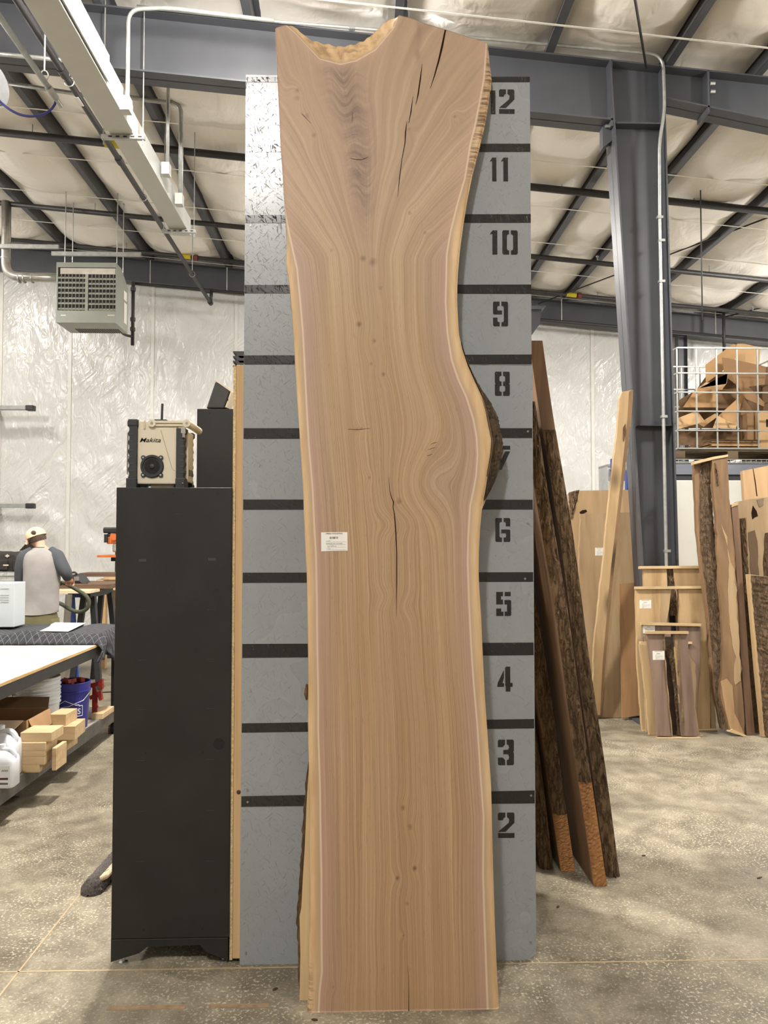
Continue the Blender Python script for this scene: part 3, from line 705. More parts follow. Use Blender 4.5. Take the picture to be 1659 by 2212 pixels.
def attr(name, arr, fill=0.0):
    a = me.attributes.new(name, 'FLOAT', 'POINT'); d = np.full(N, fill, dtype=np.float32); d[:nF] = arr.ravel(); a.data.foreach_set('value', d)
attr('ring', rr); attr('along', V); attr('sap', sap2, .02); attr('feather', feather); attr('knot', knot); attr('streak', streak); attr('arc', arc); attr('patch', patch)
sm = np.zeros(len(faces), dtype=bool); sm[:len(q)] = True; me.polygons.foreach_set('use_smooth', sm)
t = NT('walnut_face')
def A(n): return t.n('ShaderNodeAttribute', attribute_name=n).outputs['Fac']
def vec(x, y, z=0.0):
    c = t.n('ShaderNodeCombineXYZ')
    for k, w in enumerate((x, y, z)):
        if isinstance(w, (int, float)): c.inputs[k].default_value = w
        else: t.l(w, c.inputs[k])
    return c.outputs[0]
ring, along, sapA, fea, kno, strk, arcA, pat = (A(n) for n in ('ring', 'along', 'sap', 'feather', 'knot', 'streak', 'arc', 'patch'))
mul = lambda a, b: t.math('MULTIPLY', a, b)
wob = t.noise(vec(mul(ring, 2.0), mul(along, 1.3)), 1.0, 3)
rw = t.math('ADD', ring, mul(t.math('SUBTRACT', wob, .5), .09))
fineg = t.noise(vec(mul(rw, 92), mul(along, .8)), 1.0, 3, .6)
lines = t.noise(vec(mul(rw, 26), mul(along, .3)), 1.0, 4, .6)
broad = t.noise(vec(mul(rw, 6), mul(along, .5)), 1.0, 3)
ob = t.coord('Object', (330, 330, 13)); pore = t.noise(ob, 1.0, 2, .6)
absr = t.math('ABSOLUTE', ring)
tan, tan2, dark, mauve = lin((177, 151, 118)), lin((161, 133, 99)), lin((116, 88, 64)), lin((154, 131, 117))
c = t.mix(t.fr(broad, .35, .65), tan2, tan)
c = t.mix(mul(t.fr(absr, .60, 1.0), .8), c, mauve)
low = t.fr(along, 0.0, 2.6, 1.0, 0.0)
c = t.mix(mul(low, .55), c, t.mix(0.5, c, lin((166, 122, 88))))
lowf = t.fr(along, 1.2, 2.7, 1.0, .55)
c = t.mix(mul(mul(t.fr(lines, .47, .72), .42), lowf), c, dark)
c = t.mix(mul(t.fr(fineg, .46, .68), .44), c, dark)
c = t.mix(mul(mul(t.fr(absr, .0, .30, 1.0, 0.0), t.fr(broad, .40, .60)), .30), c, dark)
c = t.mix(mul(t.fr(fineg, .44, .30), .28), c, lin((214, 188, 160)))
c = t.mix(mul(t.fr(pore, .58, .72), .30), c, lin((120, 84, 60)))
up = t.fr(along, 2.55, 3.2)
c = t.mix(mul(up, .35), c, lin((168, 146, 132)))
fn = t.noise(vec(mul(ring, 9), mul(arcA, 34)), 1.0, 5, .65, .6); fn2 = t.noise(vec(mul(ring, 3), mul(arcA, 9)), 1.0, 3)
c = t.mix(mul(fea, t.fr(t.math('ADD', mul(fn, .6), mul(fn2, .4)), .40, .58, .15, .9)), c, lin((112, 92, 82)))
kn_n = t.noise(t.coord('Object', (1, 1, .6)), 60, 3)
c = t.mix(t.math('MINIMUM', mul(t.fr(kno, .2, .9), t.fr(kn_n, .3, .6, .4, 1)), .85), c, lin((98, 72, 56)))
c = t.mix(mul(pat, .45), c, lin((112, 88, 70)))
# sapwood
sn = t.noise(t.coord('Object', (20, 20, 2.2)), 1.0, 4, .6)
sapc = t.mix(t.fr(sn, .35, .65), lin((184, 152, 110)), lin((206, 176, 136)))
sapc = t.mix(mul(t.fr(sapA, .010, .030, 1.0, 0.0), .55), sapc, lin((150, 132, 118)))
inS = t.fr(sapA, .002, .006)
c = t.mix(inS, c, sapc)
edge = mul(t.fr(sapA, -.003, .001), t.fr(sapA, .0035, .008, 1.0, 0.0))
c = t.mix(mul(edge, .62), c, lin((222, 200, 174)))
wn = t.noise(t.coord('Object', (1, 1, 1)), 14, 5, .65, .8); c = t.mix(mul(mul(t.fr(along, 3.3, 3.45), t.fr(sapA, .02, .04)), t.fr(wn, .48, .60, 0, .7)), c, lin((142, 112, 82)))
halo = mul(t.fr(sapA, -.05, -.004), t.fr(sapA, -.003, .001, 1.0, 0.0)); c = t.mix(mul(halo, .35), c, lin((186, 152, 136)))
stn = t.noise(t.coord('Object', (7, 7, 85)), 1.0, 5, .7); c = t.mix(mul(strk, t.fr(stn, .46, .56, 0, .85)), c, lin((96, 66, 42)))
t.bump(t.math('ADD', mul(lines, .5), mul(pore, .3)), .12, .002)
walnut = t.done(c, t.fr(lines, .4, .7, .50, .62), 0, .35)
me.materials.append(walnut)
put(bpy.data.objects.new('slab_face', me), slab)
# bark left on the bulging flank at right
barkm = bark_mat('walnut_bark', (92, 74, 54), (46, 34, 24), 40)
rows = np.linspace(pv(1078), pv(735), 70); mb = MB(); P = []
rs = np.random.RandomState(4)
for k, v_ in enumerate(rows):
    ue = np.interp(v_, *cR); fl = float(flank(v_)); amp = math.sin(math.pi*k/69)**.6; row = []
    for j in range(8):
        w = j/7; uo = ue + fl*w**.6*1.0 + .010*math.sin(math.pi*w)*amp + rs.normal(0, .0022)*amp*(0 < j)
        p = Vector((uo, YS, 0)) + SV*v_ + SN*(TH*(w*1.02) + .001); row.append(p + Vector((.0015, 0, 0)))
    P.append(row)
mb.grid(P).build('bark', barkm, slab, smooth=False)
# drying cracks
crk = plain('crack_shadow', (40, 27, 20), .95, 0, .2, 40, spec=.1)
CR = [[(962,65,4.5),(955,100,6),(948,130,5),(938,165,3),(929,192,.6)], [(912,138,.6),(908,170,3.6),(903,205,3.4),(898,226,.6)], [(892,208,.6),(888,240,3.2),(883,266,1)],
      [(879,262,.6),(876,285,3.4),(875,308,2.4),(868,345,1.6),(863,385,2.4),(859,425,.5)], [(840,1030,.5),(842,1060,1.6),(846,1076,2.2),(850,1084,3),(849,1096,2),(852,1110,2.6),(855,1150,3.2),(857,1200,2.6),(857,1260,2.4),(856,1332,.5)],
      [(881,2086,.4),(883,2120,.9),(883,2150,1.4),(883,2184,2)], [(757,342,.4),(770,345,1.1),(782,345,1.1),(796,339,.4)], [(762,243,.4),(761,254,1.2),(760,266,.4)], [(651,245,.4),(656,250,1.6),(671,266,.4)],
      [(930,960,.3),(937,957,1),(944,955,.3)], [(924,972,.3),(932,969,1),(940,966,.3)], [(922,985,.3),(928,983,1),(934,981,.3)], [(752,927,.3),(775,928,.9),(800,925,.3)]]
for cpts in CR:
    top_, bot = [], []
    for x, y, w in cpts:
        horiz = abs(cpts[0][0]-cpts[-1][0]) > abs(cpts[0][1]-cpts[-1][1])
        dx, dy = (0, w*.36) if horiz else (w*.38, 0)
        top_.append(SP(x-dx, y-dy)); bot.append(SP(x+dx, y+dy))
    MB().prism([p - SN*.0012 for p in top_ + bot[::-1]], SN*.001).build('drying_crack', crk, slab)

# paper tag stapled to the slab
paper = plain('white_paper', (226, 224, 217), .7, 0, .02); ink = plain('printed_ink', (88, 84, 82), .8, 0, .1); inkl = plain('faint_ink', (168, 164, 160), .8, 0, .1)
def paper_tag(parent, P, sn, corners, header=True, thick=.0015, rich=False):
    """P maps pixel to the surface; corners tl,tr,br,bl in pixels"""
    c = [P(*q) - sn*thick for q in corners]
    tg = MB().prism(c, sn*.001).build('paper_tag', paper, parent)
    tl, tr, br_, bl_ = c
    def at(u, w): return tl*(1-u)*(1-w) + tr*u*(1-w) + br_*u*w + bl_*(1-u)*w
    X = (tr-tl).normalized(); Yv = (tl-bl_).normalized(); H = (tl-bl_).length; W = (tr-tl).length
    lay = -sn*.0006
    mb = MB(); xs_ = [.33,.345,.36,.38,.39,.43,.44,.455,.47,.485,.50,.51,.525,.54,.58,.595,.61,.63]
    for x in xs_:
        mb.prism([at(x, .24)+lay, at(x+.008, .24)+lay, at(x+.008, .36)+lay, at(x, .36)+lay], sn*.0003)
    mb.build('barcode', ink if rich else inkl, tg)
    mb = MB()
    for w in (.52, .66, .80, .93):
        mb.prism([at(.2, w)+lay, at(.93, w)+lay, at(.93, w+.012)+lay, at(.2, w+.012)+lay], sn*.0003)
    mb.build('ruled_line', inkl, tg)
    text('URBAN INDUSTRIAL', 'printed_heading', ink, tg, at(.5, .11), X, Yv, H*.075, W*.66, 0, .01, .0008, True)
    rs = np.random.RandomState(int(corners[0][0])); mb = MB()
    for w, x0, x1 in ((.47, .18, .34), (.61, .18, .78), (.75, .24, .56), (.89, .22, .36)):
        xx = np.arange(x0, x1, .02)
        for a in xx:
            if rs.rand() < .25: continue
            b, d = rs.uniform(-.025, .02), rs.uniform(-.02, .03)
            p, q_ = at(a, w+b)+lay, at(a+.016, w+d)+lay; o = Yv*.0009
            mb.prism([p-o, q_-o, q_+o, p+o], sn*.0002)
    mb.build('handwriting', ink, tg)
    return tg
paper_tag(slab, SP, SN, [(693.5, 1150), (750.5, 1149.5), (751, 1189.5), (694, 1191)], rich=True)

# second slab behind, only its left live edge showing
Y2 = AZ(650, 2161).y; K2 = (YB-.012-.05-Y2)/zt
def SP2(px, py): return AP(px, py, Y2, K2)
N2 = Vector((0, 1, -K2)).normalized()
s2 = thing('rear_slab', 'second bark-edged slab hidden behind the big walnut slab, bark showing at lower left', 'slab', SP2(760, 2161))
e2 = [(647, 2161), (649, 2060), (647, 1980), (651, 1960), (654, 1900), (659, 1820), (662, 1740), (665, 1690), (668, 1650), (672, 1560), (676, 1480), (682, 1300), (684, 1100), (690, 900)]
pale = wood('sapwood_pale', (206, 180, 138), (176, 148, 108), .6, 'z', 18, .05, 0)
MB().prism([SP2(*p) for p in e2] + [SP2(980, 900), SP2(1040, 2161)], N2*.045).build('slab_face', pale, s2)
P = []; rs = np.random.RandomState(12)
for i in range(60):
    u = i/59; py = 2140 - u*(2140-1640); xx = np.interp(-py, [-p[1] for p in e2], [p[0] for p in e2]); wd_ = (9+rs.uniform(-2, 2))*math.sin(math.pi*min(1, max(.0, u*.93+.07)))**.4
    row = []
    for j in range(6):
        w = j/5; p = SP2(xx - wd_*math.sin(w*1.5) + rs.normal(0, .5)*(j > 0), py) + N2*(.046*w); row.append(p)
    P.append(row)
MB().grid(P).build('bark', bark_mat('tan_bark', (134, 104, 72), (70, 50, 34), 36), s2)
for pl in ([(661, 1478), (658, 1490), (657, 1500), (661, 1512), (664, 1512), (666, 1480)],):
    MB().prism([SP2(*p) - N2*.003 for p in pl], N2*.02).build('bark_flake', bark_mat('tan_bark', 0, 0), s2)
# ================================================================== BLACK CABINETS, RADIO, BROOM
t = NT('black_laminate'); v = t.coord()
sm_ = t.noise(v, 3.0, 4, .6, .8)
col = t.ramp(sm_, [(.35, lin((26, 25, 24))), (.68, lin((35, 34, 32)))])
blackm = t.done(col, t.fr(t.noise(v, 5, 4), .3, .7, .42, .6), 0, .4)
blackd = plain('slot_black', (14, 14, 14), .8, 0, .05)
blacke = plain('black_edge', (58, 57, 55), .5, 0, .1)
YK = 3.2
kx0, kx1 = AY(248, 1500, YK).x - .004, AY(498.5, 1500, YK).x
kzt = AY(370, 1053, YK).z
cab = thing('black_cabinet', 'tall black cabinet side panel beside the pine stud, carrying the jobsite radio', 'cabinet', ((kx0+kx1)/2, YK+.25, 0))
zk = AY(370, 2027, YK).z
MB().box((kx0, YK, zk), (kx1, YK+.5, kzt)).build('body', blackm, cab, bevel=.003)
def kp(px, py): p = AY(px, py, YK); return (p.x, YK+.002, max(p.z, .016))
MB().prism([(kx0, YK+.002, zk-.001), (kx0, YK+.002, .018), kp(300, 2060), kp(318, 2046), kp(432, 2042), kp(445, 2058), (kx1-.006, YK+.002, .018), (kx1-.006, YK+.002, zk-.001)], (0, .016, 0)).build('kick_plate', blackm, cab)
MB().box((kx0+.01, YK+.45, .018), (kx1-.01, YK+.47, zk-.001)).build('kick_plate', blackm, cab)
chrome = plain('chrome', (205, 205, 203), .18, .9, .05)
for px in (262, 480):
    x = AY(px, 2055, YK).x
    for y in (YK+.03, YK+.44): MB().lathe([(.018, 0), (.018, .006), (.008, .010), (.008, .02)], (x, y, 0), (0, 0, 1), 14).build('levelling_foot', chrome, cab)
for px, py in ((308,1210),(458,1208),(307,1316),(456,1314),(306,1423),(455,1421),(305,1530),(455,1528),(304,1640),(454,1638),(304,1750),(454,1748),(303,1858),(453,1857),(384,1107)):
    a, b = AY(px-8, py+2.5, YK), AY(px+8, py-2.5, YK)
    sl = MB().box((a.x, YK-.0008, a.z), (b.x, YK+.002, b.z)).build('slot', blacke if py in (1210, 1208) else blackm, cab)
    MB().box((a.x, YK-.0014, a.z-.0012), (b.x, YK+.001, a.z+.0002)).build('slot_lip', blacke, sl)
for px, py in ((374,1066),(471,1066),(372,1275),(470,1275),(315,1626),(439,1625),(311,2009),(437,2007)):
    p = AY(px, py, YK); MB().cyl((p.x, YK-.0006, p.z), (p.x, YK+.002, p.z), .004, seg=10).build('screw_hole', blackd, cab)
p = AY(473, 1607, YK); MB().cyl((p.x, YK-.0008, p.z), (p.x, YK+.002, p.z), .0235, seg=28).build('cable_hole', blackd, cab)
MB().box((kx0+.0, YK-.001, AY(370, 2029, YK).z), (kx1-.005, YK+.001, AY(370, 2028, YK).z)).build('panel_seam', blacke, cab)
# taller one behind
rx0, rx1, ry = AY(425, 960, 3.85).x, AY(500, 960, 3.85).x, 3.85
rz = AY(460, 883, ry).z
rc2 = thing('rear_black_cabinet', 'second taller black cabinet standing behind the one with the radio', 'cabinet', ((rx0+rx1)/2+.02, ry+.25, 0))
MB().box((rx0, ry, .05), (rx1+.02, ry+.5, rz)).build('body', blackm, rc2, bevel=.003)
MB().box((rx0, ry+.01, 0), (rx1+.02, ry+.48, .05)).build('plinth', blackm, rc2)
p = AY(453, 893, ry); MB().cyl((p.x, ry-.001, p.z), (p.x, ry+.002, p.z), .004, seg=10).build('screw_hole', blackd, rc2)
# wedge speaker on the rear cabinet
wm = plain('charcoal_plastic', (56, 55, 54), .55, 0, .08, 30); wc = plain('cream_plastic', (226, 212, 186), .45, 0, .04)
wy = ry+.02
def wq(px, py): p = AY(px, py, wy); return (p.x, wy, max(p.z, rz+.001))
ws = thing('wedge_speaker', 'small tilted charcoal speaker with a cream edge on the taller black cabinet', 'speaker', (AY(468, 882, wy).x, wy+.06, rz))
f_ = [wq(445.5, 882), wq(465, 824), wq(497, 845), wq(484, 882)]
MB().prism(f_, (0, .12, 0)).build('body', wm, ws, bevel=.006)
MB().prism([wq(464, 822), wq(466, 820.5), wq(500, 842), wq(501, 846), wq(498, 846)], (0, .13, 0)).build('top_edge', wc, ws)
MB().prism([wq(498, 846), wq(501, 846), wq(490, 880), wq(486, 880)], (0, .12, 0)).build('side_edge', wc, ws)
MB().box((AY(491.5, 865, wy).x, wy-.002, AY(491.5, 866, wy).z), (AY(493, 865, wy).x, wy+.001, AY(491.5, 861, wy).z)).build('port', blackd, ws)
MB().box((wq(489, 882)[0], wy+.01, rz), (wq(493, 882)[0], wy+.1, rz+.008)).build('foot', blackd, ws)

# jobsite radio
def radio():
    Y = 3.30; D = .165
    R = thing('jobsite_radio', 'cream and black rugged jobsite radio standing on the black cabinet', 'radio', (AY(348, 1050, Y).x, Y+.08, kzt))
    rub = plain('black_rubber', (44, 45, 48), .6, 0, .08, 20); cream = plain('radio_cream', (214, 204, 182), .42, 0, .03); crd = plain('cream_shade', (196, 178, 152), .5)
    def X(px): return AY(px, 960, Y).x
    def Z(py): return AY(340, py, Y).z
    b0 = kzt
    x0, x1 = X(296.5), X(383); 
    MB().box((x0, Y, Z(1046)), (x1, Y+D, Z(909))).build('body', cream, R, bevel=.006)
    MB().box((X(324), Y+.02, b0), (X(374), Y+D-.02, Z(1045))).build('battery_base', crd, R)
    # corner bumpers
    for xa, xb, sgn in ((X(277), X(297), -1), (X(382), X(401), 1)):
        for ya, yb in ((Y-.012, Y+.04), (Y+D-.035, Y+D+.012)):
            m = MB(); prof = []
            zz = np.linspace(b0, Z(911) if sgn < 0 else Z(926), 31)
            out = xa if sgn < 0 else xb; inn = xb if sgn < 0 else xa
            pts = []
            for i, z in enumerate(zz):
                w = 0.0 if (i % 4) in (0, 1) else 0.0035
                if i < 4 or i > 27: w = -.005
                pts.append((out - sgn*(.004 + w), z))
            poly = [(inn, zz[0])] + pts + [(inn, zz[-1])]
            m.prism([(x, ya, z) for x, z in poly], (0, yb-ya, 0))
            bp = m.build('corner_bumper', rub, R)
            if ya < Y:
                for i in range(7):
                    z = zz[5+int(i*3.2)]; xm = out - sgn*.004
                    MB().box((min(xm, xm-sgn*.02), ya-.0015, z), (max(xm, xm-sgn*.02), ya+.002, z+.003)).build('rib', plain('rubber_highlight', (70, 71, 74), .5), bp)
    # end caps at the foot of each bumper
    for xa, xb in ((X(275), X(298)), (X(381), X(402))):
        MB().box((xa, Y-.016, b0), (xb, Y+.05, Z(1033))).build('foot_bumper', rub, R, bevel=.004)
    MB().box((X(277), Y-.015, Z(922)), (X(299), Y+.05, Z(906))).build('foot_bumper', rub, R, bevel=.006)
    # steel guard at left
    MB().tube(bend([(X(281), Y+.03, Z(930)), (X(271), Y+.03, Z(931)), (X(271), Y+.03, Z(1024)), (X(281), Y+.03, Z(1025))], .018), .0035, 10).build('guard_bar', chrome, R, smooth=True)
    # loudspeaker
    c = Vector((X(329.5), Y, Z(1007.5))); u = (X(354.5)-X(304.5))/2
    sp = MB().lathe([(u, .0), (u, -.006), (u*.94, -.009), (u*.80, -.009), (u*.78, -.004), (.0, -.004)], c, (0, 1, 0), 36).build('speaker_ring', rub, R)
    for dx, dy in ((-1, 1), (1, 1), (-1, -1), (1, -1)):
        q = c + Vector((dx*u*.76, 0, dy*u*.76))
        MB().cyl(q + Vector((0, -.007, 0)), q, u*.19, seg=16).build('lug', rub, sp); MB().cyl(q + Vector((0, -.0085, 0)), q + Vector((0, -.006, 0)), u*.09, seg=10).build('screw', chrome, sp)
    MB().lathe([(u*.66, -.0055), (u*.52, -.003), (u*.5, -.0045)], c, (0, 1, 0), 36).build('surround', blackd, sp)
    MB().lathe([(u*.5, -.0048), (u*.26, -.004), (u*.25, -.0062), (.0, -.0085)], c, (0, 1, 0), 30).build('cone', plain('speaker_cone', (98, 97, 95), .6), sp, smooth=True)
    MB().lathe([(u*.25, -.0066), (u*.18, -.0085), (.0, -.0098)], c, (0, 1, 0), 24).build('dust_cap', rub, sp, smooth=True)
    # carry handle folded along the top
    ha, hb = Vector((X(329), Y-.004, Z(915))), Vector((X(404), Y-.004, Z(915)))
    for q in (ha, hb):
        k = MB().cyl(q + Vector((0, -.01, 0)), q + Vector((0, .02, 0)), .0165, seg=24).build('handle_pivot', cream, R); MB().cyl(q + Vector((0, -.0115, 0)), q + Vector((0, -.009, 0)), .006, seg=12).build('screw', chrome, k)
    MB().box((ha.x+.01, Y-.008, ha.z+.002), (hb.x-.01, Y+.012, ha.z+.0115)).build('handle_arm', cream, R); MB().box((ha.x+.01, Y-.003, ha.z-.006), (hb.x-.01, Y+.012, ha.z+.003)).build('handle_arm', crd, R)
    MB().box((ha.x+.01, Y-.008, ha.z-.0115), (hb.x-.01, Y+.012, ha.z-.005)).build('handle_arm', cream, R)
    MB().tube([hb, hb + Vector((.012, .06, -.006)), hb + Vector((.02, .15, -.012))], .0155, 12).build('handle_grip', cream, R, smooth=True)
    MB().box((X(310), Y-.003, Z(927)), (X(314), Y+.002, Z(909))).build('groove', crd, R)
    MB().prism([(X(326), Y+.05, Z(909)), (X(362), Y+.05, Z(909)), (X(352), Y+.05, Z(902)), (X(326), Y+.05, Z(902))], (0, .05, 0)).build('top_dock', rub, R)
    MB().cyl((X(338.5), Y+.08, Z(903)), (X(339.3), Y+.08, Z(865)), .0055, .0055, seg=12).build('antenna', rub, R)
    mb = MB(); mb.box((X(393), Y-.02, Z(937)), (X(402), Y-.012, Z(924))); mb.cyl((X(398), Y-.016, Z(946)), (X(398), Y-.016, Z(937)), .006, seg=10); mb.build('latch', chrome, R)
    MB().cyl((X(397), Y-.019, Z(1046)), (X(397), Y-.016, Z(1044)), .004, seg=8).build('rivet', chrome, R)
    seam = [(X(347), Z(929)), (X(372), Z(1011)), (X(376), Z(1016)), (X(384), Z(1018))]
    MB().tube([(x, Y-.0005, z) for x, z in seam], .0008, 6).build('shell_seam', plain('seam_grey', (140, 128, 110), .7), R)
    # right-hand side face of the body
    MB().box((x1, Y+.03, Z(1040)), (X(403), Y+D-.03, Z(930))).build('side_shell', cream, R, bevel=.004)
    for i in range(3): MB().box((X(403), Y+.05+.03*i, Z(1026)), (X(403)+.001, Y+.065+.03*i, Z(1012))).build('vent', blackd, R)
    text('Makita', 'logo', blackd, R, (X(302), Y-.001, Z(955.5)), (1, 0, 0), (0, 0, 1), abs(Z(946)-Z(955.5)), X(347.5)-X(302), .35, .004)
radio()

# push broom head on the floor behind the cabinet
br_p = AZ(218, 1948); e1, e2_ = AZ(190, 1938), AZ(268, 1850)
bd = (e2_-e1).normalized(); bn = Vector((-bd.y, bd.x, 0)); bz = Vector((0, 0, 1))
bro = thing('push_broom', 'grey-bristled push broom head lying on the floor beside the black cabinet', 'broom', (e1+e2_)/2)
ss = (e2_-e1).length + .15
P = []; rs = np.random.RandomState(3)
for i in range(60):
    u = i/59*ss; row = []
    for j in range(14):
        a = math.pi*j/13; rad = .052 + rs.uniform(-.006, .006); endf = min(1, math.sqrt(max(0, u)/.05)+.15)
        row.append(e1 + bd*u + bn*(math.cos(a)*rad*endf - .0) + bz*(max(.001, math.sin(a)*.075*endf + rs.uniform(-.003, .003))))
    P.append(row)
MB().grid(P).build('bristles', plain('grey_bristle', (82, 76, 72), .9, 0, .5, 120, .8, 200), bro)
m_ = Matrix.Translation(e1 + bd*.07 + bn*-.045 + bz*.045) @ Matrix(((bd.x, bn.x, 0, 0), (bd.y, bn.y, 0, 0), (0, 0, 1, 0), (0, 0, 0, 1)))
tilt = Matrix.Rotation(math.radians(-28), 4, 'X')
MB().box((0, -.035, 0), (ss-.08, .035, .026), m_ @ tilt).build('block', wood('broom_block', (206, 186, 156), (176, 152, 120), .7, 'x', 30, .1), bro, bevel=.012)
MB().box((.06, -.02, .0262), (.061, .016, .0275), m_ @ tilt).build('ink_mark', ink, bro)
MB().box((.06, .015, .0262), (.12, .017, .0275), m_ @ tilt).build('ink_mark', ink, bro)

# ================================================================== ROLLING TABLE AND WHAT IS ON IT
tab = thing('rolling_work_table', 'black steel rolling table with a white top and grey lower shelf', 'table', (-2.9, 5.7, 0))
blks = plain('black_steel', (40, 40, 42), .5, .1, .2, 12); shelfm = plain('dusty_shelf', (138, 130, 120), .7, 0, .18, 5)
t = NT('white_table_top'); v = t.coord(); n1 = t.noise(v, 3, 5, .6, .5)
whtop = t.done(t.ramp(n1, [(.36, lin((190, 172, 157))), (.52, lin((212, 207, 201)))]), .4, 0, .4)
TX0, TX1, TY0, TY1, TZ = -3.62, -2.19, 4.0, 7.05, .86
MB().box((TX0, TY0, TZ-.016), (TX1-.004, TY1, TZ)).build('table_top', whtop, tab)
MB().box((TX1-.004, TY0, TZ-.018), (TX1+.002, TY1, TZ+.0)).build('edge_band', wood('plywood_edge', (216, 182, 128), (186, 148, 98), .7, 'y', 40, .1), tab)
for a, b in (((TX0, TY0, TZ-.1), (TX0+.05, TY1, TZ-.018)), ((TX1-.05, TY0, TZ-.1), (TX1, TY1, TZ-.018)), ((TX0+.05, TY0, TZ-.1), (TX1-.05, TY0+.05, TZ-.018)), ((TX0+.05, TY1-.05, TZ-.1), (TX1-.05, TY1, TZ-.018))):
    MB().box(a, b).build('top_rail', blks, tab, bevel=.003)
for x in (TX0, TX1-.06):
    for y in (TY0, TY1-.06):
        MB().box((x, y, .12), (x+.06, y+.06, TZ-.1)).build('leg', blks, tab, bevel=.003)
        cst = MB().cyl((x+.018, y-.02, .045), (x+.052, y-.02, .045), .045, seg=20).build('caster_wheel', blks, tab)
        MB().cyl((x+.014, y-.02, .045), (x+.056, y-.02, .045), .02, seg=14).build('hub', galv, cst)
        mb = MB(); mb.box((x+.008, y-.045, .04), (x+.014, y+.03, .12)); mb.box((x+.056, y-.045, .04), (x+.062, y+.03, .12)); mb.box((x+.0, y-.05, .11), (x+.07, y+.05, .122)); mb.build('fork', galv, cst)
MB().box((TX0+.02, TY0+.02, .205), (TX1-.01, TY1-.02, .222)).build('lower_shelf', shelfm, tab)
for a, b in (((TX0, TY0, .125), (TX0+.03, TY1, .225)), ((TX1-.012, TY0, .125), (TX1+.006, TY1-.06, .2218)), ((TX0+.03, TY1-.03, .125), (TX1-.06, TY1, .205))):
    MB().box(a, b).build('lower_rail', plain('scuffed_steel', (84, 82, 78), .55, .2, .3, 16), tab)

# moving blanket over the far end
t = NT('quilted_blanket'); v = t.coord('Object', (1, 1, 1))
def stitch(t, v, rot):
    mp = t.n('ShaderNodeMapping'); t.l(v, mp.inputs[0]); mp.inputs['Rotation'].default_value = (0, 0, rot)
    w = t.n('ShaderNodeTexWave', bands_direction='X'); w.inputs['Scale'].default_value = 7.0; w.inputs['Distortion'].default_value = .5; t.l(mp.outputs[0], w.inputs['Vector'])
    return w.outputs[1]
w1 = t.math('MAXIMUM', stitch(t, v, .75), stitch(t, v, -.75)); ln = t.fr(w1, .975, .999)
nn_ = t.noise(v, 30, 3)
col = t.mix(t.math('MULTIPLY', ln, .4), t.ramp(nn_, [(.3, lin((46, 47, 50))), (.7, lin((66, 67, 70)))]), lin((156, 160, 164)))
t.bump(t.math('SUBTRACT', nn_, t.math('MULTIPLY', ln, 1.2)), .5, .01); blanket_m = t.done(col, .9, 0, .2)
def drape(x, y):
    top = .945 + .012*math.sin(x*9+y*4) + .008*math.sin(x*17-1)
    fr_ = y - 6.42                                   # distance past the front edge
    if fr_ < .09: top = TZ+.004 + (top-TZ)*math.sin(max(0, fr_)/.09*math.pi/2)
    return top
P = []; ys_ = list(np.linspace(6.42, 6.51, 7)) + list(np.linspace(6.54, 7.10, 14)) + [7.12, 7.13, 7.13, 7.13]
for i, y in enumerate(ys_):
    row = []; back = max(0, i-20)
    for j, x in enumerate(np.linspace(TX0-.03, TX1+.01, 34)):
        z = drape(x, min(y, 7.1)) - .07*back
        row.append((x, y + .004*math.sin(x*23), z))
    # hanging side at the near right corner
    x, y_, z = row[-1]
    hang = .25*(.75+.25*math.sin(i*.7+.9)) * (1 if 3 <= i else .8) - (.945-z)*.8
    for k in range(1, 9):
        a = k/8; row.append((x + .05*math.sin(min(1, a*2)*math.pi/2) + .018*math.sin(i*1.1+k*.6)*a, y_ - .13*a*max(0, 1-i/9), z - hang*a))
    P.append(row)
bl_o = MB().grid(P); bo = solo(bl_o, 'moving_blanket', blanket_m, 'dark quilted moving blanket draped over the far end of the rolling table', 'blanket', smooth=True)
sd = bo.modifiers.new('solid', 'SOLIDIFY'); sd.thickness = .008; sd.offset = 1
pq = [AZ(*q, .962) for q in ((78, 1363), (147, 1364.5), (185, 1346), (119, 1345))]
solo(MB().prism(pq, (0, 0, .002)), 'paper_sheet', paper, 'white paper sheet lying on the dark blanket', 'paper')
red = plain('red_plastic', (200, 30, 34), .45)
for q, lab in (((12, 42), 'pale wood strip on the white table top near the left edge'), ((149, 174), 'pale wood strip on the white table top beside the blanket corner')):
    a, b = AZ(q[0], 1392, TZ), AZ(q[1]-6, 1383, TZ)
    m = MB().bar((a.x+.02, a.y+.0, TZ+.0125), (b.x+.02, b.y+.0, TZ+.0125), .035, .023)
    solo(m, 'wood_strip', wood('pinkish_wood', (222, 196, 172), (196, 166, 140), .6, 'y', 30, .1), lab, 'wood strip', bevel=.001)
a = AZ(-4, 1388, TZ); solo(MB().box((a.x-.05, a.y-.03, TZ), (a.x+.05, a.y+.08, TZ+.03)), 'red_clip', red, 'small red clip on the white table top at the left edge', 'clip', bevel=.004)

# white ventilated steel box standing on the blanket
wx1 = AY(31, 1300, 6.78).x; wbz = .948; wz = AY(20, 1259, 6.78).z
wb_ = thing('vented_white_box', 'white steel box with vent slots standing at the left edge on the blanket', 'appliance', (wx1-.25, 6.9, wbz+.02))
whe = plain('white_enamel', (190, 197, 202), .4, 0, .03)
MB().box((wx1-.5, 6.78, wbz+.02), (wx1, 7.0, wz)).build('housing', whe, wb_, bevel=.006)
for py in (1272, 1286, 1291, 1296, 1301):
    a, b = AY(1, py, 6.78), AY(19, py-2.2, 6.78); MB().box((a.x, 6.777, a.z), (b.x, 6.782, a.z+.006)).build('vent_slot', plain('vent_grey', (166, 172, 176), .5), wb_)
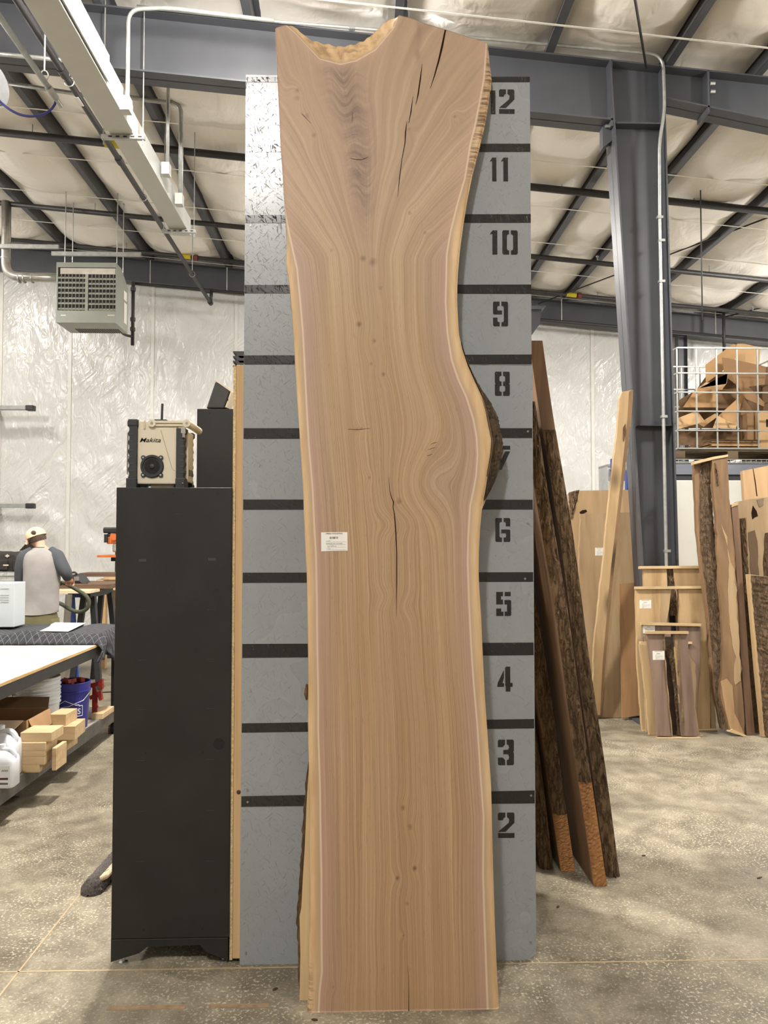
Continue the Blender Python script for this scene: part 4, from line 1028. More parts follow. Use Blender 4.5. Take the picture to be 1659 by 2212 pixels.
# ---- lower shelf
SZ = .2225
def pail(name, x, y, z, m, label, cat='bucket', r0=.132, r1=.152, h=.37, rims=(.30, .33, .36), group=None):
    o = thing(name, label, cat, (x, y, z), group)
    prof = [(.0, .002), (r0-.004, .0), (r0, .004), (r1-.004, h-.10)]
    for rz_ in rims: prof += [(r1-.003, rz_-.022), (r1+.006, rz_-.02), (r1+.006, rz_-.012), (r1-.002, rz_-.010)]
    prof += [(r1+.003, h-.012), (r1+.005, h-.006), (r1+.003, h), (r1-.004, h), (r1-.006, h-.02), (r0-.004, .012), (.0, .010)]
    MB().lathe(prof, (x, y, z), (0, 0, 1), 40).build('shell', m, o, smooth=False)
    return o
wp = plain('white_pail_plastic', (226, 232, 238), .4, 0, .03); bp_ = plain('blue_pail_plastic', (38, 40, 128), .4, 0, .06)
wxp, wyp = -2.44, 5.9
b1 = pail('white_bucket', wxp, wyp, SZ, wp, 'white plastic bucket holding another one on the lower shelf', group='white buckets nested on the lower shelf')
b2 = pail('white_bucket', wxp, wyp, SZ+.105, wp, 'white plastic bucket nested inside, its ribbed rim on top', group='white buckets nested on the lower shelf')
MB().tube([(wxp-.155, wyp, SZ+.40), (wxp-.17, wyp-.06, SZ+.33), (wxp-.1, wyp-.155, SZ+.25), (wxp, wyp-.17, SZ+.24)], .003, 6).build('bail_wire', galv, b2, smooth=True)
MB().box((wxp-.02, wyp-.168, SZ+.30), (wxp+.03, wyp-.15, SZ+.325)).build('handle_boss', wp, b2)
bx, by = -2.345, 6.28
bb = pail('blue_bucket', bx, by, SZ, bp_, 'dark blue plastic bucket with a white gabled logo on the lower shelf', rims=(.315,))
MB().tube([(bx+.16, by-.02, SZ+.28), (bx+.14, by-.1, SZ+.235), (bx+.05, by-.165, SZ+.20), (bx-.06, by-.17, SZ+.185), (bx-.15, by-.08, SZ+.2)], .003, 6).build('bail_wire', galv, bb, smooth=True)
wlg = plain('white_print', (226, 226, 238), .6)
def wrap(x, z, rr_=.1475): a = x/rr_; return (bx+.02+rr_*math.sin(a)*1.0-.02, by-rr_*math.cos(a)-.0015 - .0*z, z)
def cone_r(z): return .1325 + (z-SZ)/.27*.0165 + .0012
def wr(x, z):
    r_ = cone_r(z); a = x/r_; return Vector((bx+r_*math.sin(a), by-r_*math.cos(a), z))
lg = [(-.125, .055), (-.125, .145), (-.10, .145), (-.03, .185), (.05, .145), (.075, .145), (.075, .135), (.105, .135), (.105, .055)]
pts = []
for (x0_, z0_), (x1_, z1_) in zip(lg, lg[1:]+lg[:1]):
    for k in range(6): pts.append(wr(x0_+(x1_-x0_)*k/6+.045, SZ+.055+z0_+(z1_-z0_)*k/6))
MB().tube(pts+[pts[0]], .0026, 6).build('logo_outline', wlg, bb)
lt = text("LOWE'S", 'logo_lettering', wlg, bb, Vector((0, 0, 0))+wloc(bb), (1, 0, 0), (0, 0, 1), .048, .205, 0, .02, 0)
for v_ in lt.data.vertices:
    q_ = wr(v_.co.x-.071, SZ+.055+.07+v_.co.z) ; v_.co = q_ - wloc(bb)
redp = plain('red_painted_steel', (150, 44, 36), .5, 0, .25, 20)
for i, (dx, dy, rx_, rz_) in enumerate(((-.05, .0, .25, .3), (.02, -.03, -.2, -.5), (.06, .04, .1, .9))):
    m = Matrix.Translation((bx+dx, by+dy, SZ+.34)) @ Matrix.Rotation(rz_, 4, 'Z') @ Matrix.Rotation(rx_, 4, 'Y')
    mb = MB(); mb.box((-.018, -.012, -.3), (.018, .012, .05), m); mb.box((-.018, -.04, .02), (.018, .04, .05), m)
    solo(mb, 'bar_clamp', redp, ['red clamp leaning left inside the blue bucket', 'red clamp in the middle of the blue bucket', 'red clamp at the right inside the blue bucket'][i], 'clamp', 'red clamps in the blue bucket')
for i, (px, py) in enumerate(((209, 1478), (207, 1503))):
    p = AY(px, py, 6.62); m = Matrix.Translation(p) @ Matrix.Rotation(-.25-.1*i, 4, 'Y')
    mb = MB(); mb.box((-.05, -.015, -.015), (.055, .015, .018), m); mb.prism([m @ Vector(q) for q in ((.02, -.02, -.05), (.045, -.02, -.05), (.06, -.02, .03), (.02, -.02, .03))], (0, .04, 0)); mb.box((-.035, -.012, -.30 + i*.1 if False else -.10), (-.012, .012, .0), m)
    mb.box((p.x-.035+.03*i, p.y-.008, SZ+.001), (p.x-.015+.03*i, p.y+.008, p.z))
    solo(mb, 'clamp_head', redp, ['upper red clamp head sticking out behind the blue bucket', 'lower red clamp head sticking out behind the blue bucket'][i], 'clamp', 'red clamp heads behind the blue bucket')
# cardboard box, open
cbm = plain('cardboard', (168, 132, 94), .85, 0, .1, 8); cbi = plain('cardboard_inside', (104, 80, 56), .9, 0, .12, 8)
cbx = thing('open_cardboard_box', 'open brown cardboard box with flaps on the lower shelf beside white buckets', 'box', (-2.55, 5.3, SZ))
X_a, X_b, Y_a, Y_b, Zb = -2.95, -2.235, 5.22, 5.62, SZ+.30
for a, b in (((X_a, Y_a, SZ), (X_b, Y_a+.006, Zb)), ((X_a, Y_b-.006, SZ), (X_b, Y_b, Zb)), ((X_b-.006, Y_a+.006, SZ), (X_b, Y_b-.006, Zb)), ((X_a, Y_a+.006, SZ), (X_a+.006, Y_b-.006, Zb))):
    MB().box(a, b).build('side_wall', cbm, cbx)
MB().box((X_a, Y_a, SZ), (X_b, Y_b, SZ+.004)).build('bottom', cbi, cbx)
MB().prism([(X_a, Y_a, Zb), (X_b-.02, Y_a, Zb), (X_b-.05, Y_a-.10, Zb-.045), (X_a, Y_a-.10, Zb-.045)], (0, .003, .004)).build('flap', plain('cardboard_light', (188, 168, 142), .85), cbx)
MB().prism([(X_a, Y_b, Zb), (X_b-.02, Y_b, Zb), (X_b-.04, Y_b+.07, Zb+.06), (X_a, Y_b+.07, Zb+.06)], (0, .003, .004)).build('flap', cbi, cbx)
MB().prism([(X_b, Y_a+.02, Zb), (X_b, Y_b-.02, Zb), (X_b+.03, Y_b-.06, Zb-.10), (X_b+.03, Y_a+.06, Zb-.10)], (.003, 0, .002)).build('flap', cbm, cbx)
p = AY(66, 1565, Y_a-.001); MB().box((p.x-.06, Y_a-.0015, SZ+.12), (p.x+.05, Y_a, SZ+.24)).build('printed_label', plain('label_grey', (176, 170, 172), .7, 0, .3, 30), cbx)
# timber offcuts
tim = wood('timber_offcut', (208, 184, 146), (190, 160, 118), .65, 'x', 24, .12, 3.0)
def block(px0, px1, py0, py1, Y, D, lab, rz=0.0, nm='timber_offcut'):
    a, b = AY(px0, py1, Y), AY(px1, py0, Y); c = Vector(((a.x+b.x)/2, Y+D/2, a.z)); w, h_ = (b.x-a.x), (b.z-a.z)
    o = MB().box((-w/2, -D/2, 0), (w/2, D/2, h_)).build(nm, tim, bevel=.002); o.location = c; o.rotation_euler.z = rz
    return tag(o, lab, 'offcut', 'timber offcuts on the lower shelf')
def zoff(o, z): o.location.z = z; return o
g1 = zoff(block(120, 146, 1585, 1611, 5.60, .20, 'bottom timber block of the right-hand pile of three'), SZ)
h1 = g1.data.vertices; hz = max(v_.co.z for v_ in g1.data.vertices)
g2_ = zoff(block(109, 160, 1553, 1583, 5.55, .24, 'middle timber block of the right-hand pile of three, sticking out', .06), SZ+hz); hz2 = hz+max(v_.co.z for v_ in g2_.data.vertices)
g3 = zoff(block(107, 144, 1530, 1555, 5.57, .20, 'top timber block of the right-hand pile of three', -.04), SZ+hz2)
hh = SZ
for i, (x0_, x1_, hh_, dY, lab) in enumerate(((38, 86, .048, .0, 'lowest short board of the front offcut pile'), (38, 96, .052, .0, 'second short board from below in the front offcut pile'), (38, 96, .038, .0, 'third short board from below in the front offcut pile'),
                          (38, 97, .052, .0, 'fourth short board from below in the front offcut pile'), (40, 108, .060, .02, 'knotty short board on top of the front offcut pile'))):
    a, b = AY(x0_, 1640, 5.08), AY(x1_, 1640, 5.08); w = b.x-a.x
    o = MB().box((-w/2, 0, 0), (w/2, .16 if i in (0,) else .2, hh_)).build('timber_offcut', tim, bevel=.002); o.location = ((a.x+b.x)/2, 5.08+dY, hh+.0004*i); hh += hh_
    tag(o, lab, 'offcut', 'timber offcuts on the lower shelf')
a, b = AY(112, 1638, 5.12), AY(122, 1600, 5.12)
o = MB().box((a.x, 5.12, SZ), (b.x, 5.3, SZ+.145)).build('timber_offcut', tim, bevel=.002); recenter(o); tag(o, 'upright short board at the end of the front offcut pile', 'offcut', 'timber offcuts on the lower shelf')
a, b = AY(197, 1545, 6.55), AY(222, 1545, 6.55)
o = MB().box((a.x, 6.55, SZ), (b.x, 6.85, SZ+.045)).build('timber_offcut', tim, bevel=.002); recenter(o); tag(o, 'flat timber board at the far end of the lower shelf right of the blue bucket', 'offcut', 'timber offcuts on the lower shelf')
for i in range(2):
    p = AZ(240, 1590); o = MB().box((p.x-.06, p.y+.1+i*.01, i*.052), (p.x+.12, p.y+.5, .05+i*.052)).build('floor_board', tim, bevel=.002); recenter(o)
    tag(o, ['lower', 'upper'][i] + ' short board of two stacked on the floor behind the caster', 'offcut', 'boards stacked on the floor')
# jugs
jm = plain('white_jug_plastic', (228, 232, 238), .35, 0, .03); jl = plain('jug_label', (216, 216, 214), .6, 0, .04)
def jug(x, y, s, lab):
    o = thing('plastic_jug', lab, 'jug', (x, y, SZ), 'white plastic jugs on the lower shelf')
    w, d, H = .085*s, .075*s, .29*s; P = []
    sec = [(0, .92), (.01, 1), (.19, 1), (.22, .95), (.25, .72), (.27, .45), (.278, .26), (.29, .24)]
    for z, k in sec:
        row = []
        for a in np.linspace(0, 2*math.pi, 29):
            cx_, sy_ = math.cos(a), math.sin(a); e_ = .45
            row.append((x + w*k*math.copysign(abs(cx_)**e_, cx_) - (1-k)*.04*s, y + d*k*math.copysign(abs(sy_)**e_, sy_), SZ + z*s))
        P.append(row)
    MB().grid(P).build('body', jm, o, smooth=True)
    MB().tube(bend([(x+.06*s, y-.01, SZ+.195*s), (x+.074*s, y-.01, SZ+.245*s), (x+.04*s, y-.01, SZ+.285*s), (x-.03*s, y-.01, SZ+.275*s)], .03), .016*s, 10).build('handle', jm, o, smooth=True)
    MB().cyl((x-.03*s, y, SZ+.288*s), (x-.03*s, y, SZ+.315*s), .024*s, seg=18).build('cap', jm, o)
    lb = MB().box((x-.07*s, y-d-.0015, SZ+.02*s), (x+.062*s, y-d+.0, SZ+.17*s)).build('label', jl, o)
    MB().box((x-.07*s, y-d-.0022, SZ+.066*s), (x+.05*s, y-d-.0014, SZ+.082*s)).build('label_band', plain('maroon_print', (70, 34, 30), .6), lb)
    MB().box((x-.02*s, y-d-.0022, SZ+.03*s), (x+.05*s, y-d-.0014, SZ+.045*s)).build('label_print', ink, lb)
    mb = MB()
    for k in range(4): mb.prism([(x+(.0+.012*k)*s, y-d-.002, SZ+.128*s), (x+(.006+.012*k)*s, y-d-.002, SZ+.128*s), (x+(.012+.012*k)*s, y-d-.002, SZ+.142*s), (x+(.006+.012*k)*s, y-d-.002, SZ+.142*s)], (0, .0006, 0))
    mb.build('label_lettering', ink, lb)
p = AY(14, 1660, 4.78); jug(p.x-.02, 4.82, .80, 'smaller white plastic jug in front at the left edge')
p = AY(14, 1660, 5.02); jug(p.x-.01, 5.02, 1.02, 'taller white plastic jug behind the smaller one at the left edge')
solo(MB().tube([AZ(219, 1497, .0).lerp(AZ(219, 1497, .0), 0) + Vector((0, 0, .006)), AZ(235, 1496) + Vector((0, 0, .006)), AZ(262, 1494) + Vector((0, 0, .006))], .006, 6), 'floor_cable', blackd, 'thin black cable on the floor behind the rolling table', 'cable')
# ================================================================== PERSON
def skin_mesh(name, mat, parent, joints, edges, root=0, sub=2):
    me = bpy.data.meshes.new(name); base = wloc(parent)
    me.from_pydata([tuple(Vector(p[:3])-base) for p in joints], edges, []); me.materials.append(mat)
    o = put(bpy.data.objects.new(name, me), parent)
    o.modifiers.new('skin', 'SKIN'); 
    if not me.skin_vertices: me.skin_vertices.add()
    for i, sv in enumerate(me.skin_vertices[0].data):
        r = joints[i][3]; sv.radius = r if isinstance(r, tuple) else (r, r); sv.use_root = (i == root)
    sb = o.modifiers.new('sub', 'SUBSURF'); sb.levels = sub; sb.render_levels = sub
    dg = bpy.context.evaluated_depsgraph_get(); ev = bpy.data.meshes.new_from_object(o.evaluated_get(dg))
    o.modifiers.clear(); old = o.data; o.data = ev; bpy.data.meshes.remove(old)
    ev.materials.clear(); ev.materials.append(mat); ev.polygons.foreach_set('use_smooth', [True]*len(ev.polygons))
    return o
YP = 8.0; kpx = F/YP
def pp(px, py, dy=0.0):
    p = AY(px, py, YP); return (p.x, YP+dy, p.z)
skin = plain('skin', (202, 158, 134), .55, 0, .06); hairm = plain('dark_hair', (74, 62, 52), .8, 0, .2, 60)
shirt = plain('grey_jersey', (150, 146, 142), .85, 0, .08, 10, .25, 9); sleevem = plain('charcoal_jersey', (70, 73, 78), .85, 0, .08, 10, .25, 12)
olive = plain('olive_cloth', (98, 94, 62), .85, 0, .12, 8, .3, 10); shoem = plain('brown_shoe', (70, 52, 40), .7)
per = thing('person', 'person seen from behind in tan cap, grey raglan shirt and olive shorts holding a hose', 'person', (pp(84, 1320)[0], YP, 0))
hx = pp(82, 1325)
J = [(*pp(83, 1325), .13), (*pp(86, 1285, .0), .12), (*pp(90, 1235, .01), .14), (*pp(89, 1203, .03), .09), (*pp(85, 1186, .05), .055), (*pp(80, 1177, .07), .052), (*pp(72, 1166, .09), .085), (*pp(68, 1158, .10), .075)]
E = [(0,1),(1,2),(2,3),(3,4),(4,5),(5,6),(6,7)]
def chain(start, pts):
    k = start
    for p in pts: J.append(p); E.append((k, len(J)-1)); k = len(J)-1
    return k
aL = chain(3, [(*pp(56, 1204, .02), .05), (*pp(44, 1232, .04), .048), (*pp(40, 1264, .06), .042), (*pp(36, 1290, .16), .034), (*pp(34, 1308, .24), .026)])
for dx, L in ((-.03, .075), (-.01, .085), (.012, .08), (.032, .065)):
    q = J[aL]; chain(aL, [(q[0]+dx*.8, q[1]+.03, q[2]-.03, .013), (q[0]+dx, q[1]+.045, q[2]-.03-L*.6, .009), (q[0]+dx, q[1]+.05, q[2]-.03-L, .0075)])
chain(aL, [(J[aL][0]+.04, J[aL][1]+.03, J[aL][2]-.02, .011), (J[aL][0]+.055, J[aL][1]+.055, J[aL][2]-.055, .009)])
aR = chain(3, [(*pp(116, 1203, .02), .05), (*pp(134, 1222, -.01), .048), (*pp(146, 1241, -.02), .043), (*pp(141, 1250, .08), .034), (*pp(137, 1254, .15), .028)])
for dx, L in ((-.03, .07), (-.01, .08), (.012, .075), (.03, .06)):
    q = J[aR]; chain(aR, [(q[0]+dx, q[1]+.035, q[2]-.012, .013), (q[0]+dx, q[1]+.06, q[2]-.045, .0095), (q[0]+dx*.9, q[1]+.035, q[2]-.07, .008)])
chain(aR, [(J[aR][0]-.042, J[aR][1]+.01, J[aR][2]-.02, .012), (J[aR][0]-.03, J[aR][1]-.0, J[aR][2]-.06, .009)])
for sx in (-1, 1):
    x = hx[0]+sx*.10
    chain(0, [(x, YP, hx[2]-.10, .095), (x+sx*.01, YP+.01, .50, .066), (x+sx*.015, YP-.02, .32, .056), (x+sx*.02, YP-.01, .09, .042), (x+sx*.035, YP+.13, .035, (.045, .035))])
skin_mesh('body', skin, per, J, E)
# shirt body as lofted rings following the back
rings = [(1183, 85, 24, .07, .05), (1188, 87, 44, .10, .04), (1196, 88, 72, .12, .03), (1210, 89, 78, .135, .02), (1230, 90, 77, .135, .01), (1255, 90, 76, .13, .0), (1280, 88, 74, .128, .0), (1300, 87, 76, .13, .0), (1318, 84.5, 82, .14, .0), (1324, 83.5, 83, .142, .0)]
P = []
for py, cx_, w, d, dy in rings:
    row = []
    for k in range(33):
        a = 2*math.pi*k/32; c = pp(cx_, py, dy); r_ = w/2/kpx
        fold = 1 + .025*math.sin(a*5+py*.15)*(py > 1235) + .02*math.sin(py*.35+a*2)*(py > 1250)
        row.append((c[0]+math.copysign(abs(math.cos(a))**.85, math.cos(a))*r_*fold, c[1]+math.sin(a)*d*fold, c[2]+.012*math.cos(a*2)*(py > 1310)))
    P.append(row)
so = MB().grid(P).build('shirt_body', shirt, per, smooth=True); so.modifiers.new('sub', 'SUBSURF').render_levels = 1
for nm, pts, rs_ in (('sleeve', [pp(68, 1189, .03), pp(53, 1200, .02), pp(46, 1225, .03), pp(41, 1256, .05), pp(38, 1276, .10), pp(36, 1296, .18)], [.045, .078, .076, .066, .056, .048]),
                     ('sleeve', [pp(106, 1187, .03), pp(119, 1198, .02), pp(132, 1218, -.01), pp(145, 1238, -.02), pp(143, 1247, .04)], [.04, .075, .07, .062, .05])):
    MB().tube(bend(pts, .05, 3), [float(x) for x in np.interp(np.linspace(0, 1, len(bend(pts, .05, 3))), np.linspace(0, 1, len(rs_)), rs_)], 16).build(nm, sleevem, per, smooth=True)
P = []
for py, cx_, w in ((1181.5, 85, 23), (1183.5, 85.5, 26)):
    c = pp(cx_, py, .05); P.append([(c[0]+math.cos(a)*w/2/kpx, c[1]+math.sin(a)*.072, c[2]) for a in np.linspace(0, 2*math.pi, 25)])
MB().grid(P).build('collar', sleevem, per, smooth=True)
P = []
for z, w, d in ((pp(0, 1319)[2], .18, .125), (hx[2]-.05, .20, .143), (hx[2]-.12, .215, .15)):
    P.append([(hx[0]+math.copysign(abs(math.cos(a))**.8, math.cos(a))*w, YP+math.sin(a)*d, z) for a in np.linspace(0, 2*math.pi, 33)])
MB().grid(P).build('shorts_seat', olive, per, smooth=True)
for sx in (-1, 1):
    x = hx[0]+sx*.105; MB().tube([(x, YP, hx[2]-.05), (x+sx*.005, YP, hx[2]-.25), (x+sx*.012, YP, .50)], [.108, .112, .11], 18).build('shorts_leg', olive, per, smooth=True)
    MB().ellip((x+sx*.035, YP+.07, .045), (.05, .14, .045)).build('shoe', shoem, per, smooth=True)
# cap, hair, ear
hc = Vector(pp(70, 1162, .10)); capm = plain('tan_cap', (206, 188, 160), .8, 0, .06, 40); capd = plain('cap_brim', (92, 92, 78), .8)
tiltm = Matrix.Rotation(.38, 3, 'Y') @ Matrix.Rotation(-.25, 3, 'X')
tiltm = Matrix.Rotation(-.38, 3, 'Y')
P = []
for i in range(9):
    ph = math.pi/2*i/8*1.02
    P.append([hc + tiltm @ Vector((math.sin(ph)*math.cos(a)*.105, math.sin(ph)*math.sin(a)*.118, math.cos(ph)*.105+.012)) for a in np.linspace(0, 2*math.pi, 25)])
MB().grid(P).build('cap_crown', capm, per, smooth=True)
bd_ = Vector((-.80, .45, 0)).normalized(); P = []
for i in range(6):
    r_ = .10 + .075*i/5
    P.append([hc + tiltm @ (Vector((bd_.x*math.cos(a)-bd_.y*math.sin(a), bd_.x*math.sin(a)+bd_.y*math.cos(a), 0))*r_) + Vector((0, 0, -.012 - .05*(i/5)*1.1)) for a in np.linspace(-.75, .75, 11)])
brim = MB().grid(P).build('cap_brim', capd, per, smooth=True); brim.modifiers.new('solid', 'SOLIDIFY').thickness = .004
P = []
for i in range(5):
    ph = math.pi*.52 + .42*i/4
    P.append([hc + tiltm @ Vector((math.sin(ph)*math.cos(a)*.094, math.sin(ph)*math.sin(a)*.103, math.cos(ph)*.10)) for a in np.linspace(-2.7, .6, 17)])
MB().grid(P).build('hair', hairm, per, smooth=True)
MB().ellip(hc + tiltm @ Vector((.035, -.112, .045)), (.026, .008, .022)).build('cap_opening', hairm, per, smooth=True)
ear = Vector(pp(56.5, 1171, .02)); MB().ellip(ear + Vector((0, .0, 0)), (.016, .02, .032)).build('ear', skin, per, smooth=True)
MB().ellip(ear + Vector((-.002, -.014, -.014)), (.008, .008, .016)).build('earbud', white_band, per, smooth=True)
MB().bar(ear + Vector((.01, .0, .018)), ear + Vector((-.06, .09, .008)), .004).build('glasses_arm', blackd, per)
# hose
hose = plain('green_hose', (74, 80, 60), .7, 0, .15, 20, .5, 90)
hp = [AY(q[0], q[1], 8.0+q[2]) for q in ((128, 1262, .12), (134, 1258, .22), (145, 1262, .26), (165, 1273, .3), (184, 1285, .3), (193, 1297, .3), (191, 1312, .3), (180, 1321, .32), (164, 1322, .33), (147, 1314, .34), (134, 1305, .38), (118, 1300, .45))]
hp += [Vector((hp[-1].x-.1, 8.5, .5)), Vector((hp[-1].x-.15, 8.5, .06)), Vector((hp[-1].x-.5, 8.6, .03))]
solo(MB().tube(bend(hp, .12, 5), .021, 12), 'sander_hose', hose, 'dark green hose looping from the hand of the person', 'hose', smooth=True)

# ================================================================== WORK AREA BEHIND THE PERSON
dkw = wood('dark_slab', (112, 88, 70), (70, 52, 40), .6, 'x', 16, .06); tz = AY(190, 1275, 8.7).z
ws_ = thing('sawhorse_work_table', 'long dark slab and plywood table on trestles behind the person', 'table', (-3.6, 9.0, 0))
p0, p1 = AY(60, 1262, 8.7), AY(241, 1272, 8.7)
MB().box((-5.2, 8.62, tz-.03), (AY(196, 1275, 8.65).x, 8.95, tz+.0)).build('plywood_top', wood('plywood_pale', (226, 206, 170), (204, 178, 138), .6, 'x', 14, .1), ws_)
MB().prism([(AY(150, 1262, 9.0).x, 8.96, tz), (AY(238, 1270, 8.96).x, 8.96, tz), (AY(238, 1270, 8.96).x, 9.7, tz), (-5.2, 9.7, tz), (-5.2, 8.96, tz)], (0, 0, .05)).build('dark_slab', dkw, ws_)
def trestle(x, y, m, h_):
    for s, d in ((-1, -1), (1, -1), (-1, 1), (1, 1)):
        MB().bar((x+s*.05, y+d*.3, h_-.06), (x+s*.16, y+d*.36, 0), .06).build('leg', m, ws_)
    MB().box((x-.06, y-.4, h_-.07), (x+.06, y+.4, h_)).build('beam', m, ws_); MB().box((x-.1, y-.33, .45), (x+.1, y-.30, .51)).build('brace', m, ws_)
trestle(AY(210, 1300, 9.3).x, 9.3, blks, tz-.03); trestle(-5.0, 9.3, blks, tz-.03)
p = AY(132, 1330, 8.5); rungs = thing('grey_leaning_plank', 'grey weathered plank leaning upright against the work table beside the person', 'plank', (p.x, 8.5, 0))
greyw = wood('grey_wood', (126, 118, 106), (94, 86, 76), .8, 'z', 20, .1)
MB().prism([(p.x-.03, 8.52, 0), (p.x+.05, 8.52, 0), (p.x+.075, 8.60, tz-.04), (p.x+.005, 8.60, tz-.04)], (0, .02, 0)).build('board', greyw, rungs)
blue = plain('blue_frame', (44, 76, 150), .5)
p = AY(152, 1320, 8.9); bf = thing('blue_stand', 'bright blue metal stand under the work table', 'stand', (p.x, 9.0, 0))
MB().bar((p.x-.02, 8.98, tz-.1), (p.x+.05, 8.98, 0), .07, .03).build('leg', blue, bf); MB().bar((p.x+.13, 9.3, tz-.1), (p.x+.2, 9.3, 0), .05, .03).build('leg', blue, bf); MB().bar((p.x+.03, 8.98, .5), (p.x+.16, 9.3, .5), .03, .04).build('crossbar', blue, bf); MB().box((p.x-.05, 8.95, tz-.1), (p.x+.16, 9.33, tz-.035)).build('head_plate', blue, bf)
# welder on the dark slab
wl = thing('welder_machine', 'red and black welding machine standing on the dark slab', 'welder', (AY(168, 1262, 9.2).x, 9.25, tz+.05))
def wp_(px, py, Y=9.15): q_ = AY(px, py, Y); return (q_.x, Y, max(q_.z, tz+.051))
MB().prism([wp_(148, 1300), wp_(148, 1243), wp_(155, 1241), wp_(158, 1300)], (0, .3, 0)).build('red_side', plain('welder_red', (172, 36, 48), .4), wl)
MB().prism([wp_(157, 1300), wp_(154, 1242), wp_(163, 1240), wp_(172, 1252), wp_(177, 1300)], (0, .28, 0)).build('front_panel', blk, wl, bevel=.008)
MB().tube(bend([wp_(150, 1241), wp_(152, 1237), wp_(162, 1236), wp_(167, 1241)], .03), .012, 8).build('handle', blk, wl, smooth=True)
q_ = wp_(165, 1250, 9.148); MB().box((q_[0]-.03, 9.145, q_[2]-.025), (q_[0]+.03, 9.15, q_[2]+.025)).build('dial_plate', plain('dial_grey', (120, 118, 112), .5), wl)
MB().tube(bend([wp_(176, 1262, 9.1), wp_(186, 1262, 9.1), wp_(189, 1272, 9.1)], .05), .012, 8).build('cable', blk, wl, smooth=True)
# pine workbench and drill press against the wall side
pb = thing('pine_workbench', 'pale pine workbench with a weathered plank on top at the right of the work area', 'workbench', (AY(240, 1300, 10.4).x, 10.6, 0))
bxa, bxb = AY(209, 1258, 10.4).x, AY(300, 1258, 10.4).x; bz_ = AY(220, 1252, 10.4).z
MB().box((bxa, 10.38, bz_-.14), (bxb, 11.1, bz_)).build('top_apron', pine, pb); MB().box((bxa+.1, 10.36, bz_), (bxb, 11.1, bz_+.035)).build('shelf_board', pine, pb)
for x in (bxa+.02, bxa+.42, bxb-.12):
    for y in (10.4, 11.0): MB().box((x, y, 0), (x+.1, y+.09, bz_-.14)).build('leg', pine, pb)
MB().box((AY(168, 1247, 10.4).x, 10.45, bz_+.036), (bxb, 10.8, bz_+.085)).build('weathered_plank', dkw, pb)
dp = thing('drill_press', 'orange and black drill press partly hidden by the black cabinet', 'drill press', (AY(256, 1245, 11.4).x, 11.5, 0))
org_ = plain('orange_paint', (206, 110, 48), .45)
def d_(px, py, Y=11.3): q_ = AY(px, py, Y); return Vector((q_.x, Y, q_.z))
MB().cyl((d_(257, 0).x, 11.6, 0), (d_(257, 0).x, 11.6, d_(0, 1140).z), .05, seg=14).build('column', blk, dp)
MB().box((d_(240, 0).x, 11.3, 0), (d_(275, 0).x, 11.8, .06)).build('base', blk, dp)
MB().box((d_(239, 0).x, 11.25, d_(0, 1152).z), (d_(275, 0).x, 11.9, d_(0, 1139).z)).build('belt_cover', blk, dp, bevel=.02)
MB().box((d_(246, 0).x, 11.28, d_(0, 1175).z), (d_(270, 0).x, 11.6, d_(0, 1153).z)).build('head', org_, dp, bevel=.01)
MB().box((d_(242.5, 0).x, 11.24, d_(0, 1172).z), (d_(249, 0).x, 11.30, d_(0, 1154).z)).build('control_panel', blk, dp)
MB().cyl(d_(246, 1163, 11.2), d_(246, 1163, 11.3), .03, seg=14).build('dial', org_, dp)
MB().cyl(d_(236, 1156, 11.3), d_(245, 1159, 11.3), .012, seg=8).build('lever', blk, dp); MB().ellip(d_(236, 1156, 11.3), (.03, .03, .03)).build('lever_knob', blk, dp, smooth=True)
MB().lathe([(.03, -.12), (.045, -.1), (.045, -.02), (.03, 0)], d_(250, 1175), (0, 0, 1), 14).build('chuck', galv, dp)
MB().box((d_(230, 0).x, 11.2, d_(0, 1204).z), (d_(275, 0).x, 11.8, d_(0, 1199.5).z)).build('table', org_, dp); MB().box((d_(250, 0).x, 11.4, d_(0, 1213).z), (d_(262, 0).x, 11.65, d_(0, 1204).z)).build('table_bracket', blk, dp)
# wire shelving and tool bag at far left
wsx0, wsx1 = -6.2, AY(52, 1233, 10.2).x; wz_ = AY(20, 1235, 10.2).z
wsf = thing('wire_shelving', 'silver wire shelving unit behind the person at the left edge', 'shelving', ((wsx0+wsx1)/2, 10.4, 0))
for z in (wz_, wz_-.45, wz_-.95):
    mb = MB()
    for y in (10.2, 10.6):
        mb.box((wsx0, y-.005, z-.012), (wsx1, y+.005, z)); mb.box((wsx0, y-.005, z-.085), (wsx1, y+.005, z-.073))
    for x in np.arange(wsx0, wsx1, .11): mb.box((x, 10.2, z-.01), (x+.006, 10.6, z-.002)); mb.box((x, 10.197, z-.08), (x+.006, 10.203, z))
    mb.build('wire_shelf', galv, wsf)
for x in (wsx0, wsx1-.02):
    for y in (10.2, 10.6): MB().cyl((x, y, 0), (x, y, wz_+.01), .013, seg=10).build('post', galv, wsf)
bag = thing('tool_bag', 'black fabric tool bag with a pale emblem on the wire shelving', 'bag', (AY(20, 1233, 10.2).x-.05, 10.4, wz_))
ba, bb_ = AY(-30, 1200, 10.25).x, AY(50, 1200, 10.25).x; bh_ = AY(0, 1193, 10.25).z
bagm = plain('black_nylon', (46, 43, 40), .8, 0, .2, 20, .5, 25)
P = []
for z, k in ((wz_+.002, .96), (wz_+.03, 1), (wz_+.5*(bh_-wz_), 1.0), (bh_-.06, .97), (bh_-.02, .9), (bh_, .75)):
    P.append([((ba+bb_)/2+math.copysign(abs(math.cos(a))**.5, math.cos(a))*(bb_-ba)/2*k, 10.4+math.copysign(abs(math.sin(a))**.5, math.sin(a))*.17*k, z + .015*math.sin(a*3)*(z > wz_+.1)) for a in np.linspace(0, 2*math.pi, 33)])
P.append([((ba+bb_)/2, 10.4, bh_)]*33)
